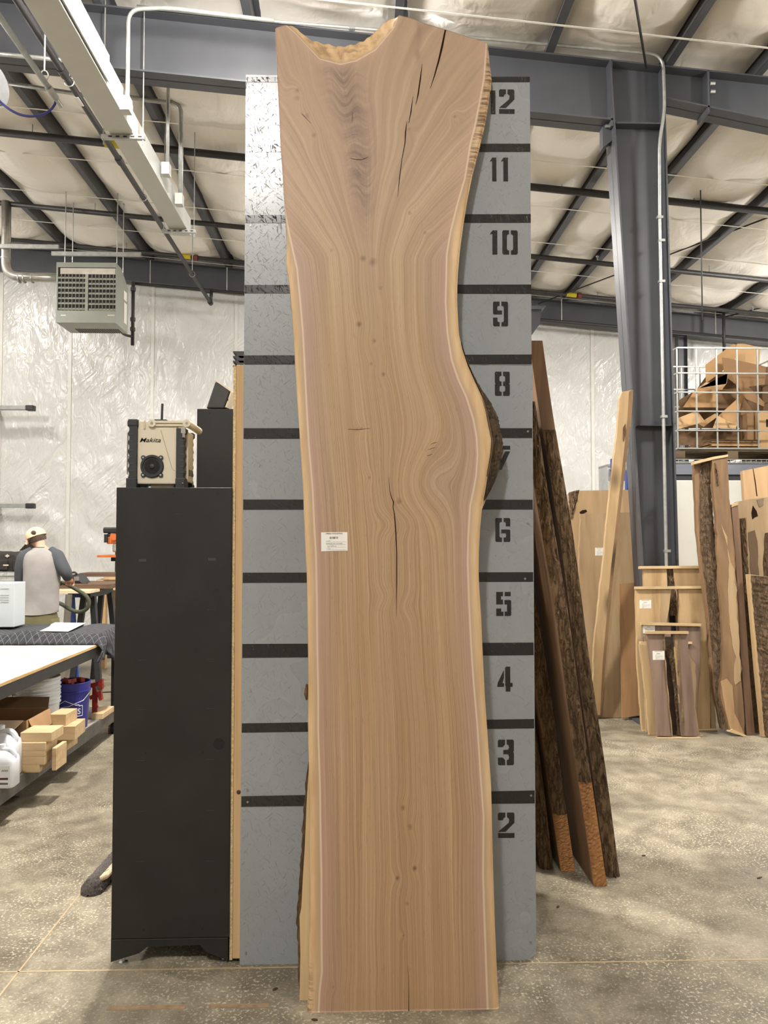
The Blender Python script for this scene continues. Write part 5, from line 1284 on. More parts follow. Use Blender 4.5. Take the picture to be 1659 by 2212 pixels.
MB().grid(P).build('body', bagm, bag, smooth=True)
q_ = AY(15, 1201, 10.21); MB().prism([(q_.x-.03, 10.215, q_.z), (q_.x, 10.215, q_.z-.022), (q_.x+.03, 10.215, q_.z), (q_.x, 10.215, q_.z+.022)], (0, .012, 0)).build('emblem', plain('pale_emblem', (190, 182, 160), .6), bag)
for dx in (-.16, .08): MB().box((q_.x+dx, 10.2, wz_+.02), (q_.x+dx+.17, 10.235, wz_+.15)).build('pocket', bagm, bag, bevel=.01)
q_ = AY(12, 1221, 10.19); MB().box((q_.x-.035, 10.196, q_.z-.01), (q_.x+.035, 10.2, q_.z+.01)).build('brand_patch', plain('pale_emblem', 0), bag)
for i, (x, w, h_) in enumerate(((-5.35, .3, .3), (-4.98, .2, .22))):
    mb = MB(); mb.box((x-w/2, 10.22, wz_-.448), (x+w/2, 10.55, wz_-.448+h_)); mb.box((x-w*.4, 10.21, wz_-.44+h_*.3), (x+w*.4, 10.22, wz_-.44+h_*.55))
    solo(mb, 'tool_case', blk, ['wide black tool case on the middle wire shelf', 'narrow black tool case on the middle wire shelf'][i], 'case', bevel=.012)

# ================================================================== WALL ARMS, HEATER
for py0, py1, lab in ((875, 886, 'upper grey steel arm mounted on the far white wall at left'), (1088, 1096, 'lower grey steel arm mounted on the far white wall at left')):
    a, b = AY(-40, py0+1, 14.1), AY(74, py1, 14.1)
    w = thing('wall_arm', lab, 'bracket', (b.x-.4, 14.2, b.z), 'steel arms on the far wall')
    zc = (a.z+b.z)/2
    MB().box((a.x, 14.05, zc-.035), (b.x-.08, 14.17, zc+.035)).build('arm', plain('arm_grey', (150, 152, 150), .4, .3), w)
    MB().box((b.x-.14, 14.04, zc-.05), (b.x, 14.18, zc+.045)).build('end_cap', blk, w, bevel=.01)
    MB().box((a.x, 14.17, zc-.06), (a.x+.12, 14.53, zc+.06)).build('mount', steel, w)

HY, HB = 11.5, 12.1
hgrey = plain('heater_enamel', (148, 152, 142), .4, 0, .06, 4); hdark = plain('heater_inside', (36, 35, 35), .8); hlt = plain('heater_slat', (150, 152, 140), .45)
def h_(px, py, Y=HY): return AY(px, py, Y)
hx0, hx1, hz1, hz0 = h_(121.5, 600).x, h_(251, 600).x, h_(185, 567).z, h_(185, 697).z
ht = thing('unit_heater', 'grey-green gas unit heater with louvres hanging under the roof at left', 'heater', ((hx0+hx1)/2, (HY+HB)/2, hz0))
def shellp(z, y): return z, y
w_ = hx1-hx0
side = [(HY+.012, hz0+.0), (HY+.012, hz1), (HY+.25, hz1), (HB, hz1-.20), (HB, hz0-.0), ]
MB().prism([(hx0, y, z) for y, z in side], (w_, 0, 0)).build('casing', hgrey, ht, bevel=.006)
ox0, ox1, oz1, oz0 = h_(125, 600).x, h_(250, 600).x, h_(185, 577.5).z, h_(185, 671).z
for a, b in (((hx0, HY, oz1), (hx1, HY+.02, hz1)), ((hx0, HY, hz0), (hx1, HY+.02, oz0)), ((hx0, HY, oz0), (ox0, HY+.02, oz1)), ((ox1, HY, oz0), (hx1, HY+.02, oz1))):
    MB().box(a, b).build('front_frame', hgrey, ht)
MB().box((ox0, HY+.009, oz0), (ox1, HY+.0125, oz1)).build('opening_back', hdark, ht)
MB().box((h_(130, 600).x, HY+.003, h_(180, 592).z), (h_(249, 600).x, HY+.008, h_(180, 579).z)).build('top_deflector', plain('heater_pale', (196, 190, 178), .5), ht)
MB().box((h_(184, 600).x, HY+.001, oz0), (h_(190.5, 600).x, HY+.009, h_(185, 592).z)).build('divider', hlt, ht)
for xa, xb, ylist in ((125.5, 184, (600, 610.5, 621.5, 632.5, 644, 655, 667)), (191.5, 249.5, (602, 612.5, 622.5, 633.5, 645, 656, 668))):
    for py in ylist: MB().prism([(h_(xa, py).x, HY-.004, h_(180, py+2.6).z), (h_(xb, py).x, HY-.004, h_(180, py+2.6).z), (h_(xb, py).x, HY+.009, h_(180, py-2.2).z), (h_(xa, py).x, HY+.009, h_(180, py-2.2).z)], (0, .002, .002)).build('louvre', hlt, ht)
    for i in range(7):
        x = h_(xa+4+(xb-xa-4)*i/7+3, 600).x; MB().box((x-.006, HY+.002, oz0), (x+.006, HY+.009, h_(180, 592).z)).build('fin', plain('heater_fin', (112, 112, 106), .5), ht)
for i in range(20):
    x = hx0+.16+(w_-.22)*i/20; MB().prism([(x, HY+.34, hz0-.002), (x+.02, HY+.34, hz0-.002), (x+.02, HB-.02, hz0-.002), (x, HB-.02, hz0-.002)], (0, 0, .003)).build('vent_slot', hdark, ht)
for y0_, y1_, z0_, z1_ in ((HY+.38, HY+.52, .48, .62), (HY+.40, HY+.53, .12, .44)): MB().box((hx1, y0_, hz0+z0_), (hx1+.003, y1_, hz0+z1_)).build('sticker', white_band, ht)
for px, w2, m in ((137, 11, white_band), (240, 15, plain('sticker_amber', (220, 214, 196), .5))):
    q_ = h_(px, 681); MB().box((q_.x-w2/2/143, HY-.002, q_.z-.008), (q_.x+w2/2/143, HY, q_.z+.008)).build('nameplate', m, ht)
for x in (hx0+.08, hx1-.03):
    for y in (HY+.12, HY+.42): MB().cyl((x, y, hz1-.02 if y < HY+.3 else hz1-.12), (x, y, roof(x)-.06), .007, seg=6).build('hanger_rod', galv, ht)
for py, xa, xb, Y in ((548, 112, 305, HY+.12), (532, 0, 127, HY+.42)):
    a, b = AY(xa, py, Y), AY(xb, py+3, Y); MB().box((a.x, Y-.02, a.z-.03), (b.x, Y+.02, a.z+.03)).build('strut_channel', galv, ht)
fp = thing('flue_pipe', 'shiny galvanised flue pipe elbow feeding the unit heater', 'pipe', AY(12, 590, 12.0))
c0, c1, c2 = AY(12.5, 515, 12.0), AY(12.5, 597, 12.0), AY(139, 601, 12.0)
MB().tube(bend([(c0.x, 12.0, roof(c0.x)-.3), c1, c2], .22, 8), .072, 18).build('pipe', plain('flue_metal', (190, 188, 182), .28, .8, .15, 10), fp, smooth=True)
for px in (42, 53, 70): q_ = AY(px, 601, 12.0); MB().cyl((q_.x-.008, 12.0, q_.z), (q_.x+.008, 12.0, q_.z), .078, seg=18).build('joint_ring', galv, fp)
q_ = AY(12.5, 558, 12.0); MB().cyl((q_.x, 12, q_.z-.008), (q_.x, 12, q_.z+.008), .078, seg=18).build('joint_ring', galv, fp)
dp_ = thing('heater_gas_drop', 'dark gas pipe dropping down beside the right side of the heater', 'pipe', AY(287, 745, 12.6))
a, b = AY(287, 612, 13.9), AY(287, 745, 12.6)
x = AY(287, 680, 12.6).x; ztop_ = AY(287, 611, 12.6).z
MB().cyl((x, 12.6, AY(287, 746, 12.6).z), (x, 12.6, ztop_), .028, seg=10).build('pipe', blackpipe, dp_, smooth=True)
MB().cyl((x, 12.6, ztop_), (a.x, 13.9, a.z), .028, seg=10).build('feed', blackpipe, dp_, smooth=True)
for py in (625, 690, 711): q_ = AY(287, py, 12.6); MB().cyl((x, 12.6, q_.z-.03), (x, 12.6, q_.z+.03), .042, seg=10).build('fitting', blackpipe, dp_)
MB().tube(bend([(x, 12.6, AY(0, 725, 12.6).z), AY(270, 724, 12.4), AY(262, 717, 12.2)], .1), .022, 8).build('branch', blackpipe, dp_, smooth=True)
# ================================================================== SLABS LEANING BESIDE THE BOARD (right)
dbark = bark_mat('dark_bark', (126, 104, 78), (66, 50, 35), 30); facem = wood('walnut_side', (140, 112, 86), (104, 80, 60), .65, 'z', 12, .05)
cedge = wood('debarked_edge', (160, 114, 68), (96, 62, 36), .6, 'z', 18, .12, 0, .4)
def edge_slab(lab, x0, x1, y0, wy, z1, lean, barked=1.0, bare=None, seed=1, bm=dbark, nm='leaning_slab'):
    """slab on end: edge towards the viewer, leaning left by `lean` metres at height z1"""
    o = thing(nm, lab, 'slab', ((x0+x1)/2, y0+wy/2, 0), 'slabs leaning beside the grey board')
    sh = lambda z: -lean*z/z1
    rs = np.random.RandomState(seed); n = 44
    zs_ = np.linspace(0, z1, n); wig = .018*np.sin(zs_*2.3+seed)+.012*np.sin(zs_*5.1+seed*2)
    mb = MB(); L = [(x0+sh(z), y0+.012+w, z) for z, w in zip(zs_, wig)]; R = [(x1+sh(z), y0+.012+w, z) for z, w in zip(zs_, wig)]
    LB = [(x0+sh(z), y0+wy, z) for z in zs_]; RB = [(x1+sh(z), y0+wy, z) for z in zs_]
    for i in range(n-1):
        mb.add([L[i], L[i+1], LB[i+1], LB[i]], [(0, 1, 2, 3)]); mb.add([R[i], RB[i], RB[i+1], R[i+1]], [(0, 1, 2, 3)])
        mb.add([L[i], R[i], R[i+1], L[i+1]], [(0, 1, 2, 3)]); mb.add([LB[i], LB[i+1], RB[i+1], RB[i]], [(0, 1, 2, 3)])
    mb.add([L[-1], R[-1], RB[-1], LB[-1]], [(0, 1, 2, 3)]); mb.add([L[0], LB[0], RB[0], R[0]], [(0, 1, 2, 3)])
    mb.build('wood_body', facem, o)
    lo = bare if bare else 0.0
    for a, b, m, nm_ in ((lo, z1*barked, bm, 'bark'), (0.0, lo, cedge, 'debarked_edge')):
        if b-a < .05: continue
        P = []
        zz = np.linspace(a, b, 60)
        for z in zz:
            row = []; w0 = np.interp(z, zs_, wig)
            for j in range(9):
                w = j/8; amp = .006 if nm_ == 'bark' else .0025
                row.append((x0+sh(z)+(x1-x0)*w, y0+.012+w0 - .004 - (.012 if nm_ == 'bark' else .004)*math.sin(math.pi*w) + rs.normal(0, amp)*(0 < j < 8), z))
            P.append(row)
        MB().grid(P).build(nm_, m, o)
    return o
def fx(px, Y): return AY(px, 1163, Y).x
edge_slab('rightmost tall bark-edged slab of those leaning beside the grey board', 1.265, 1.335, 3.93, .42, 2.78, .385, .83, None, 1)
edge_slab('leaning slab with an orange debarked foot beside the grey board', 1.165, 1.232, 3.84, .50, 2.44, .345, 1.0, .52, 2)
edge_slab('bark-edged leaning slab left of the one with the orange foot', 1.045, 1.120, 4.02, .46, 2.40, .33, 1.0, .3, 3)
edge_slab('bark-edged leaning slab second nearest the grey board edge', .945, 1.015, 4.06, .45, 2.40, .30, 1.0, None, 4)
edge_slab('bark-edged leaning slab tight behind the grey board edge', .850, .92, 4.10, .45, 2.40, .26, 1.0, None, 5)

# ================================================================== SLABS ON THE RIGHT BY THE COLUMN
beech = wood('pale_slab', (176, 152, 118), (152, 126, 94), .6, 'z', 8, .05, 0); beech2 = wood('pale_slab_wide', (184, 156, 118), (158, 130, 96), .6, 'z', 7, .04, 0)
maple = wood('cream_slab', (192, 166, 126), (168, 138, 100), .6, 'z', 9, .06, 2.2); walnutp = wood('purple_brown_slab', (140, 118, 104), (110, 90, 78), .6, 'z', 14, .04)
umber = wood('brown_slab', (142, 114, 84), (100, 76, 54), .65, 'z', 9, .07, 1.6); redb = wood('reddish_board', (124, 98, 78), (98, 74, 58), .6, 'z', 16, .03)
rbark = bark_mat('grey_bark', (122, 102, 80), (62, 48, 35), 26)
def wiggle(pts, amp, seed):
    """subdivide an outline in pixels and roughen it"""
    rs = np.random.RandomState(seed); out = []
    for (x0, y0), (x1, y1) in zip(pts, pts[1:]+pts[:1]):
        n = max(1, int(math.hypot(x1-x0, y1-y0)/14))
        for k in range(n):
            u = k/n; j = amp if k else 0; vert = abs(y1-y0) > abs(x1-x0)
            out.append((x0+(x1-x0)*u + (rs.normal(0, j) if vert else 0), y0+(y1-y0)*u))
    return out
def face_part(name, pts, Yb, k, th, m, parent, lift=0.0, amp=0.0, seed=1):
    n = Vector((0, 1, -k)).normalized(); pl = wiggle(pts, amp, seed) if amp else pts
    W = []
    for p in pl:
        q = AP(*p, Yb, k)
        if q.z < 0.0: q = AP(*p, Yb, k); q.z = 0.0
        W.append(q - n*lift)
    return MB().prism(W, n*th).build(name, m, parent)
def bark_part(name, left, right, Yb, k, m, parent, lift=.012, seed=1, n=70):
    """bark strip between two polylines given top to bottom"""
    nn = Vector((0, 1, -k)).normalized(); rs = np.random.RandomState(seed); P = []
    ya = np.linspace(left[0][1], left[-1][1], n); yb = np.linspace(right[0][1], right[-1][1], n)
    for i in range(n):
        xl = np.interp(ya[i], [p[1] for p in left], [p[0] for p in left]) + rs.normal(0, .5); xr_ = np.interp(yb[i], [p[1] for p in right], [p[0] for p in right]) + rs.normal(0, .7)
        row = []
        for j in range(8):
            w = j/7; q = AP(xl+(xr_-xl)*w, ya[i]+(yb[i]-ya[i])*w, Yb, k); q.z = max(q.z, .003)
            row.append(q - nn*(lift*math.sin(math.pi*w)**.5 + abs(rs.normal(0, .005))*(0 < j < 7) + .001))
        P.append(row)
    return MB().grid(P).build(name, m, parent)
def px_loc(px, py, Yb, k): q = AP(px, py, Yb, k); return (q.x, q.y, 0)

# wide pale slabs behind the column
Yb, k = AZ(1300, 1551).y + .12, .13
s = thing('wide_slab', 'wide pale slab with an eye-shaped hole leaning behind the narrow plank', 'slab', px_loc(1300, 1550, Yb, k))
face_part('slab_face', [(1228, 1066), (1250, 1060), (1368, 1058), (1392, 1550), (1270, 1550), (1235, 1180)], Yb, k, .05, beech2, s, 0, 1.2, 3)
face_part('hole', [(1252, 1106), (1258, 1102), (1266, 1101), (1268, 1105), (1260, 1110), (1253, 1110)], Yb, k, .002, crk, s, .003)
bark_part('bark', [(1228, 1064), (1229, 1085), (1232, 1120)], [(1252, 1058), (1245, 1085), (1234, 1121)], Yb, k, rbark, s, .01, 5, 20)
Yb, k = AZ(1300, 1551).y, .11
s = thing('wide_slab', 'plain wide pale slab with a paper tag leaning behind the narrow plank', 'slab', px_loc(1320, 1550, Yb, k))
face_part('slab_face', [(1253, 1110), (1374, 1106), (1394, 1550), (1276, 1550), (1250, 1300)], Yb, k, .045, beech, s, 0, .8, 4)
nS = Vector((0, 1, -k)).normalized()
paper_tag(s, lambda a, b: AP(a, b, Yb, k), nS, [(1285.5, 1183), (1304, 1183), (1304, 1200), (1285.5, 1200)])
sq = thing('square_panel', 'brown square-cut panel leaning between the wide slab and the stickered bundles', 'panel', px_loc(1370, 1550, Yb-.1, k))
face_part('panel_face', [(1338, 1261), (1384, 1258), (1386, 1545), (1344, 1551)], Yb-.10, .10, .02, wood('panel_brown', (176, 138, 98), (150, 114, 80), .6, 'z', 10, .05), sq)
# narrow plank leaning on the column
Yb, k = 7.36, -.095
s = thing('narrow_plank', 'long narrow pale live-edge plank leaning against the left of the column', 'plank', px_loc(1285, 1540, Yb, k))
face_part('plank_face', [(1338, 862), (1345, 846), (1368, 842), (1365, 890), (1345, 1060), (1325, 1240), (1307, 1440), (1300, 1545), (1279, 1545), (1283, 1400), (1301, 1235), (1318, 1060), (1334, 930)], Yb, k, .05, maple, s, 0, .5, 6)
face_part('dark_edge', [(1359, 846), (1368, 842), (1365, 890), (1345, 1060), (1325, 1240), (1307, 1440), (1300, 1545), (1296, 1545), (1302, 1430), (1320, 1225), (1340, 1050), (1356, 900)], Yb, k, .03, umber, s, .002)
face_part('bark_stain', [(1346, 924), (1351, 915), (1352, 935), (1347, 955), (1345, 948)], Yb, k, .004, rbark, s, .003)

# bundles of slabs stickered with battens
batm = wood('batten_pine', (208, 184, 144), (190, 162, 120), .6, 'x', 24, .1)
def bundle(lab, Yb, k, parts, battens, tags_, lo):
    s = thing('slab_bundle', lab, 'slab bundle', px_loc(*lo, Yb, k), 'battened slab bundles in front of the column')
    for i, (pts, m) in enumerate(parts): face_part('slab', pts, Yb, k, .04, m, s, 0, .5, i+int(lo[0]))
    for a, b, y0, y1, h_ in battens: face_part('batten', [(a, y0), (b, y1), (b, y1+h_), (a, y0+h_)], Yb, k, .05, batm, s, .02)
    for tpl in tags_: paper_tag(s, lambda u, w: AP(u, w, Yb, k), Vector((0, 1, -k)).normalized(), tpl)
    return s
Ybase = AZ(1450, 1594).y
bd5 = bundle('tallest and rearmost battened slab bundle leaning in front of the column', Ybase+.34, .07,
       [([(1391, 1228), (1440, 1228), (1443, 1330), (1446, 1560), (1392, 1560)], maple), ([(1454, 1228), (1516, 1226), (1522, 1400), (1530, 1560), (1470, 1560), (1462, 1290)], maple)], [(1381, 1516, 1223, 1222, 6)], [], (1450, 1560))
bark_part('bark', [(1441, 1229), (1444, 1270), (1446, 1330)], [(1456, 1229), (1466, 1270), (1464, 1330)], Ybase+.36, .07, rbark, bd5, .004, 31, 20)
bd4 = bundle('wide cream battened slab bundle with a tag at its upper left', Ybase+.25, .08,
       [([(1374, 1270), (1426, 1270), (1427, 1350), (1452, 1578), (1388, 1578), (1377, 1430)], maple), ([(1426, 1272), (1450, 1272), (1446, 1310), (1440, 1345), (1426, 1345)], beech),
        ([(1465, 1270), (1519, 1270), (1523, 1325), (1530, 1420), (1534, 1480), (1535, 1578), (1490, 1578), (1478, 1420), (1468, 1345), (1470, 1310)], maple), ([(1519, 1275), (1526, 1310), (1535, 1400), (1543, 1500), (1547, 1574), (1537, 1574), (1534, 1480), (1528, 1380)], beech)],
       [(1372, 1531, 1267, 1265.5, 6), (1388, 1548, 1577, 1573, 4)], [[(1381.5, 1296), (1406.5, 1296), (1406.5, 1314.5), (1381.5, 1314.5)]], (1450, 1578))
bd3 = bundle('purple-brown battened slab bundle with its tag half hidden behind the front batten', Ybase+.15, .08,
       [([(1389, 1350), (1450, 1350), (1447, 1400), (1440, 1583), (1401, 1583), (1388, 1395)], walnutp), ([(1467, 1350), (1513, 1350), (1512, 1440), (1506, 1500), (1504, 1583), (1470, 1583)], walnutp), ([(1388, 1372), (1396, 1372), (1410, 1583), (1398, 1583)], beech)],
       [(1385, 1513, 1344, 1347, 6), (1383, 1493, 1386, 1386, 5)], [[(1389, 1348.5), (1414.5, 1348.5), (1414.5, 1368), (1389, 1368)]], (1450, 1583))
bd2 = bundle('knotty cream battened slab bundle just behind the front one', Ybase+.08, .08,
       [([(1382, 1392), (1400, 1392), (1408, 1420), (1416, 1480), (1421, 1588), (1403, 1588), (1393, 1480)], maple), ([(1485, 1400), (1492, 1420), (1503, 1435), (1504, 1480), (1502, 1530), (1512, 1588), (1490, 1588)], beech)], [(1404, 1518, 1590, 1588, 4)], [], (1455, 1588))
bd1 = bundle('front battened walnut slab bundle with a pale sapwood stripe and white tag', Ybase, .08,
       [([(1397, 1369), (1435, 1369), (1436, 1400), (1441, 1480), (1452, 1590), (1420, 1590), (1414, 1480), (1405, 1420)], walnutp), ([(1430, 1369), (1435.5, 1369), (1437, 1400), (1442, 1480), (1453, 1590), (1448, 1590), (1436, 1470)], maple),
        ([(1457, 1369), (1484, 1369), (1487, 1400), (1496, 1470), (1502, 1540), (1508, 1590), (1473, 1590), (1466, 1480), (1460, 1420)], walnutp), ([(1457, 1369), (1467, 1369), (1470, 1420), (1474, 1500), (1481, 1590), (1473, 1590), (1466, 1480), (1460, 1420)], maple)],
       [(1395, 1485.5, 1363.5, 1363.5, 5.5), (1419, 1512, 1592.5, 1592, 5)], [[(1409.5, 1406), (1435, 1406), (1435.5, 1425.5), (1410, 1425.5)]], (1455, 1592))
bark_part('bark', [(1437, 1400), (1448, 1440), (1456, 1500), (1460, 1560), (1462, 1588)], [(1456, 1385), (1458, 1440), (1465, 1500), (1468, 1560), (1474, 1588)], Ybase+.045, .08, rbark, bd1, .01, 33, 50)
face_part('gap_sheet', [(1437, 1376), (1460, 1376), (1468, 1588), (1452, 1588)], Ybase+.04, .08, .003, plain('dark_gap_brown', (58, 44, 32), .9, 0, .3, 20), bd1, -.05)  # thin dark brown sheet closing the gap between the two slabs

# slabs right of the column
Yb, k = AZ(1560, 1592).y + .10, .115
s = thing('forked_bark_slab', 'tall bark-covered slab standing left of the brown walnut slab', 'slab', px_loc(1550, 1575, Yb, k))
face_part('slab_face', [(1499, 999), (1512, 998), (1516, 1100), (1520, 1200), (1530, 1280), (1560, 1430), (1580, 1575), (1560, 1575), (1540, 1480), (1530, 1330), (1516, 1250), (1505, 1130)], Yb, k, .05, umber, s, 0, .6, 8)
bark_part('bark', [(1513, 998), (1512, 1080), (1511, 1160), (1519, 1230), (1530, 1310), (1536, 1400), (1546, 1500), (1556, 1574)], [(1534, 994), (1535, 1050), (1540, 1110), (1550, 1200), (1560, 1300), (1572, 1400), (1577, 1500), (1580, 1574)], Yb, k, rbark, s, .03, 21, 90)
Yb, k = AZ(1590, 1590).y, .115
s = thing('brown_walnut_slab', 'tall brown walnut slab with ragged light sapwood and a pale top batten', 'slab', px_loc(1590, 1590, Yb, k))
face_part('slab_face', [(1538, 993), (1572, 985), (1575, 1060), (1583, 1150), (1592, 1280), (1600, 1430), (1609, 1590), (1575, 1576), (1568, 1545), (1556, 1500), (1560, 1440), (1562, 1380), (1556, 1290), (1550, 1200), (1547, 1110), (1540, 1050)], Yb, k, .05, umber, s, 0, .8, 9)
face_part('sapwood', [(1557, 1130), (1571, 1160), (1575, 1200), (1586, 1230), (1592, 1320), (1597, 1400), (1600, 1470), (1588, 1480), (1585, 1470), (1590, 1420), (1576, 1350), (1573, 1290), (1575, 1215), (1567, 1165)], Yb, k, .004, beech, s, .003, 1.2, 12)
face_part('pale_foot', [(1556, 1472), (1570, 1466), (1582, 1482), (1586, 1540), (1608, 1588), (1577, 1575), (1566, 1530)], Yb, k, .004, wood('tan_foot', (178, 148, 110), (150, 120, 86), .6, 'z', 9, .08), s, .0035, .6, 13)
bark_part('bark_inclusion', [(1543, 1000), (1545, 1030), (1549, 1048)], [(1546, 1002), (1551, 1030), (1551, 1050)], Yb, k, rbark, s, .004, 22, 16)
face_part('top_batten', [(1499, 997), (1540, 987), (1572, 982), (1572, 987), (1540, 993), (1499, 1003)], Yb, k, .07, batm, s, .008)
face_part('foot_batten', [(1572, 1580), (1604, 1592), (1610, 1592), (1610, 1588), (1580, 1574)], Yb, k, .06, batm, s, .02)
Yb, k = AZ(1620, 1590).y+.02, .11
s = thing('reddish_board', 'straight reddish-brown board on end right of the brown walnut slab', 'board', px_loc(1620, 1588, Yb, k))
face_part('board_face', [(1580, 1094), (1594, 1090), (1607, 1280), (1621, 1480), (1631, 1588), (1613, 1588), (1600, 1400), (1592, 1250)], Yb, k, .05, redb, s)
face_part('top_batten', [(1580, 1090), (1594, 1084), (1594, 1091), (1580, 1096)], Yb, k, .05, batm, s, .005)
Yb, k = AZ(1640, 1590).y+.10, .10
s = thing('mossy_bark_slab', 'narrow slab with flaking bark between the reddish board and the pale hollow slab', 'slab', px_loc(1630, 1586, Yb, k))
face_part('slab_face', [(1594, 1120), (1612, 1118), (1618, 1250), (1626, 1400), (1640, 1586), (1626, 1586), (1612, 1400), (1600, 1240)], Yb, k, .05, umber, s, 0, .5, 10)
bark_part('bark', [(1598, 1121), (1604, 1250), (1612, 1400), (1628, 1580)], [(1610, 1120), (1617, 1250), (1625, 1400), (1639, 1580)], Yb, k, bark_mat('mossy_bark', (124, 104, 76), (70, 54, 38), 30), s, .012, 23, 60)
Yb, k = AZ(1650, 1590).y+.20, .13
s = thing('hollow_slab', 'pale slab with dark hollow and grey heartwood at the right edge', 'slab', px_loc(1680, 1590, Yb, k))
face_part('slab_face', [(1591, 1084), (1622, 1078), (1720, 1068), (1740, 1585), (1640, 1585), (1614, 1300)], Yb, k, .05, beech, s, 0, .8, 11)
for nm, pts, m in (('hollow', [(1623, 1108), (1626, 1092), (1634, 1104), (1637, 1115), (1630, 1118), (1625, 1122)], crk), ('grey_heart', [(1634, 1080), (1650, 1076), (1648, 1092), (1640, 1096)], wood('grey_heart', (140, 126, 104), (112, 98, 80), .7, 'z', 12, .2)),
                   ('dark_heart', [(1616, 1150), (1630, 1145), (1636, 1170), (1640, 1250), (1646, 1330), (1640, 1420), (1626, 1300)], wood('dark_heart', (118, 96, 72), (92, 72, 52), .7, 'z', 12, .1)), ('bark_patch', [(1652, 1152), (1700, 1140), (1700, 1400), (1655, 1300), (1648, 1220)], rbark)):
    face_part(nm, pts, Yb, k, .003, m, s, .0035, .8, 14)
Yb, k = AZ(1640, 1590).y+.42, .10
s = thing('clean_pale_slab', 'smooth pale slab with a central crack behind the hollow slab at right edge', 'slab', px_loc(1690, 1580, Yb, k))
face_part('slab_face', [(1604, 1017), (1720, 994), (1730, 1585), (1640, 1585)], Yb, k, .05, wood('light_maple', (196, 164, 124), (180, 146, 106), .6, 'z', 7, .04), s)
face_part('crack', [(1626, 1012), (1627, 1012), (1632, 1040), (1636, 1072), (1634, 1072), (1630, 1040)], Yb, k, .002, crk, s, .003)
Yb, k = AZ(1650, 1592).y-.02, .10
s = thing('short_bark_slab', 'short pale-edged bark slab leaning at the right edge in front', 'slab', px_loc(1650, 1592, Yb, k))
face_part('slab_face', [(1616, 1240), (1636, 1243), (1690, 1250), (1700, 1592), (1648, 1592), (1634, 1450)], Yb, k, .05, maple, s)
bark_part('bark', [(1621, 1243), (1630, 1350), (1640, 1450), (1652, 1590)], [(1688, 1251), (1692, 1350), (1696, 1450), (1699, 1590)], Yb, k, rbark, s, .03, 24, 70)

# rail bracket between column and slabs
a, b = AY(1520, 1288, 7.05), AY(1546, 1288, 7.05)
lr = thing('lean_rail', 'short grey steel rail arm sticking out right of the column', 'rail', (3.2, 7.05, a.z))
MB().box((2.99, 7.02, a.z-.06), (b.x-.03, 7.10, a.z+.06)).build('arm', steel, lr); MB().box((b.x-.07, 7.0, a.z-.065), (b.x, 7.12, a.z+.065)).build('end_plate', plain('bluish_grey', (112, 118, 132), .5), lr)

# ================================================================== RACK, WIRE BASKET, CARDBOARD
RY = 8.6
rk = thing('pallet_rack', 'steel pallet rack with grey beam and blue upright behind the column', 'rack', (4.0, 9.1, 0))
gb = plain('rack_grey', (116, 120, 132), .45, .1, .08); db = plain('rack_dark', (44, 44, 48), .5); bu = plain('rack_blue', (36, 58, 138), .45)
def Q(px, py, Y=RY): return AY(px, py, Y)
rx0, rx1 = Q(1375, 1000, RY).x, 6.3
zb1, zb0 = Q(0, 994).z, Q(0, 1021).z
MB().box((rx0, RY, zb0), (rx1, RY+.05, zb1)).build('beam', gb, rk); MB().box((rx0, RY+.95, zb0-.0), (rx1, RY+1.0, zb1)).build('beam', gb, rk)
MB().box((rx0, RY+.02, Q(0, 1037).z), (rx1, RY+.06, zb0-.001)).build('lower_beam', db, rk)
mb = MB()
for x in np.arange(rx0, rx1, .06): mb.box((x, RY-.004, zb1), (x+.006, RY+1.0, zb1+.006)); mb.box((x, RY-.008, zb1-.01), (x+.006, RY-.002, zb1+.03))
for y in np.arange(RY, RY+1.0, .12): mb.box((rx0, y, zb1+.006), (rx1, y+.006, zb1+.012))
mb.box((rx0, RY-.01, zb1+.028), (rx1, RY-.002, zb1+.036)); mb.box((rx0, RY-.01, zb1-.012), (rx1, RY-.002, zb1-.004)); mb.build('wire_deck', galv, rk)
ux = Q(1362, 1030, 9.0).x
up_ = MB().box((ux-.055, 8.97, 0), (ux+.055, 9.04, Q(0, 1014, 8.97).z)).build('upright', bu, rk)
for z in np.arange(1.2, Q(0, 1014, 8.97).z-.03, .09): MB().box((ux-.018, 8.966, z), (ux+.018, 8.971, z+.045)).build('slot', blackd, up_)
for x, y in ((ux, RY+.95), (rx1-.1, RY+.06), (rx1-.1, RY+.93)): MB().box((x-.05, y-.03, 0), (x+.05, y+.035, 2.75)).build('upright', bu, rk)
# dark folded pile / pallet under the basket
pal = thing('wood_pallet', 'dark weathered pallet under the wire basket on the rack', 'pallet', (4.4, RY+.5, zb1+.013))
bx0, bx1, by0, by1 = Q(1456, 850).x, Q(1456, 850).x+1.35, RY-.02, RY+.95
bz0 = Q(0, 963.5).z
greyp = wood('pallet_wood', (112, 96, 76), (74, 62, 48), .85, 'x', 16, .08)
pt = bz0-.012
for x in np.linspace(bx0, bx1-.12, 3): MB().box((x, RY, zb1+.034), (x+.12, RY+.9, pt-.02)).build('stringer', greyp, pal)
for y in np.linspace(RY, RY+.8, 6): MB().box((bx0, y, pt-.02), (bx1, y+.11, pt)).build('deck_slat', greyp, pal)
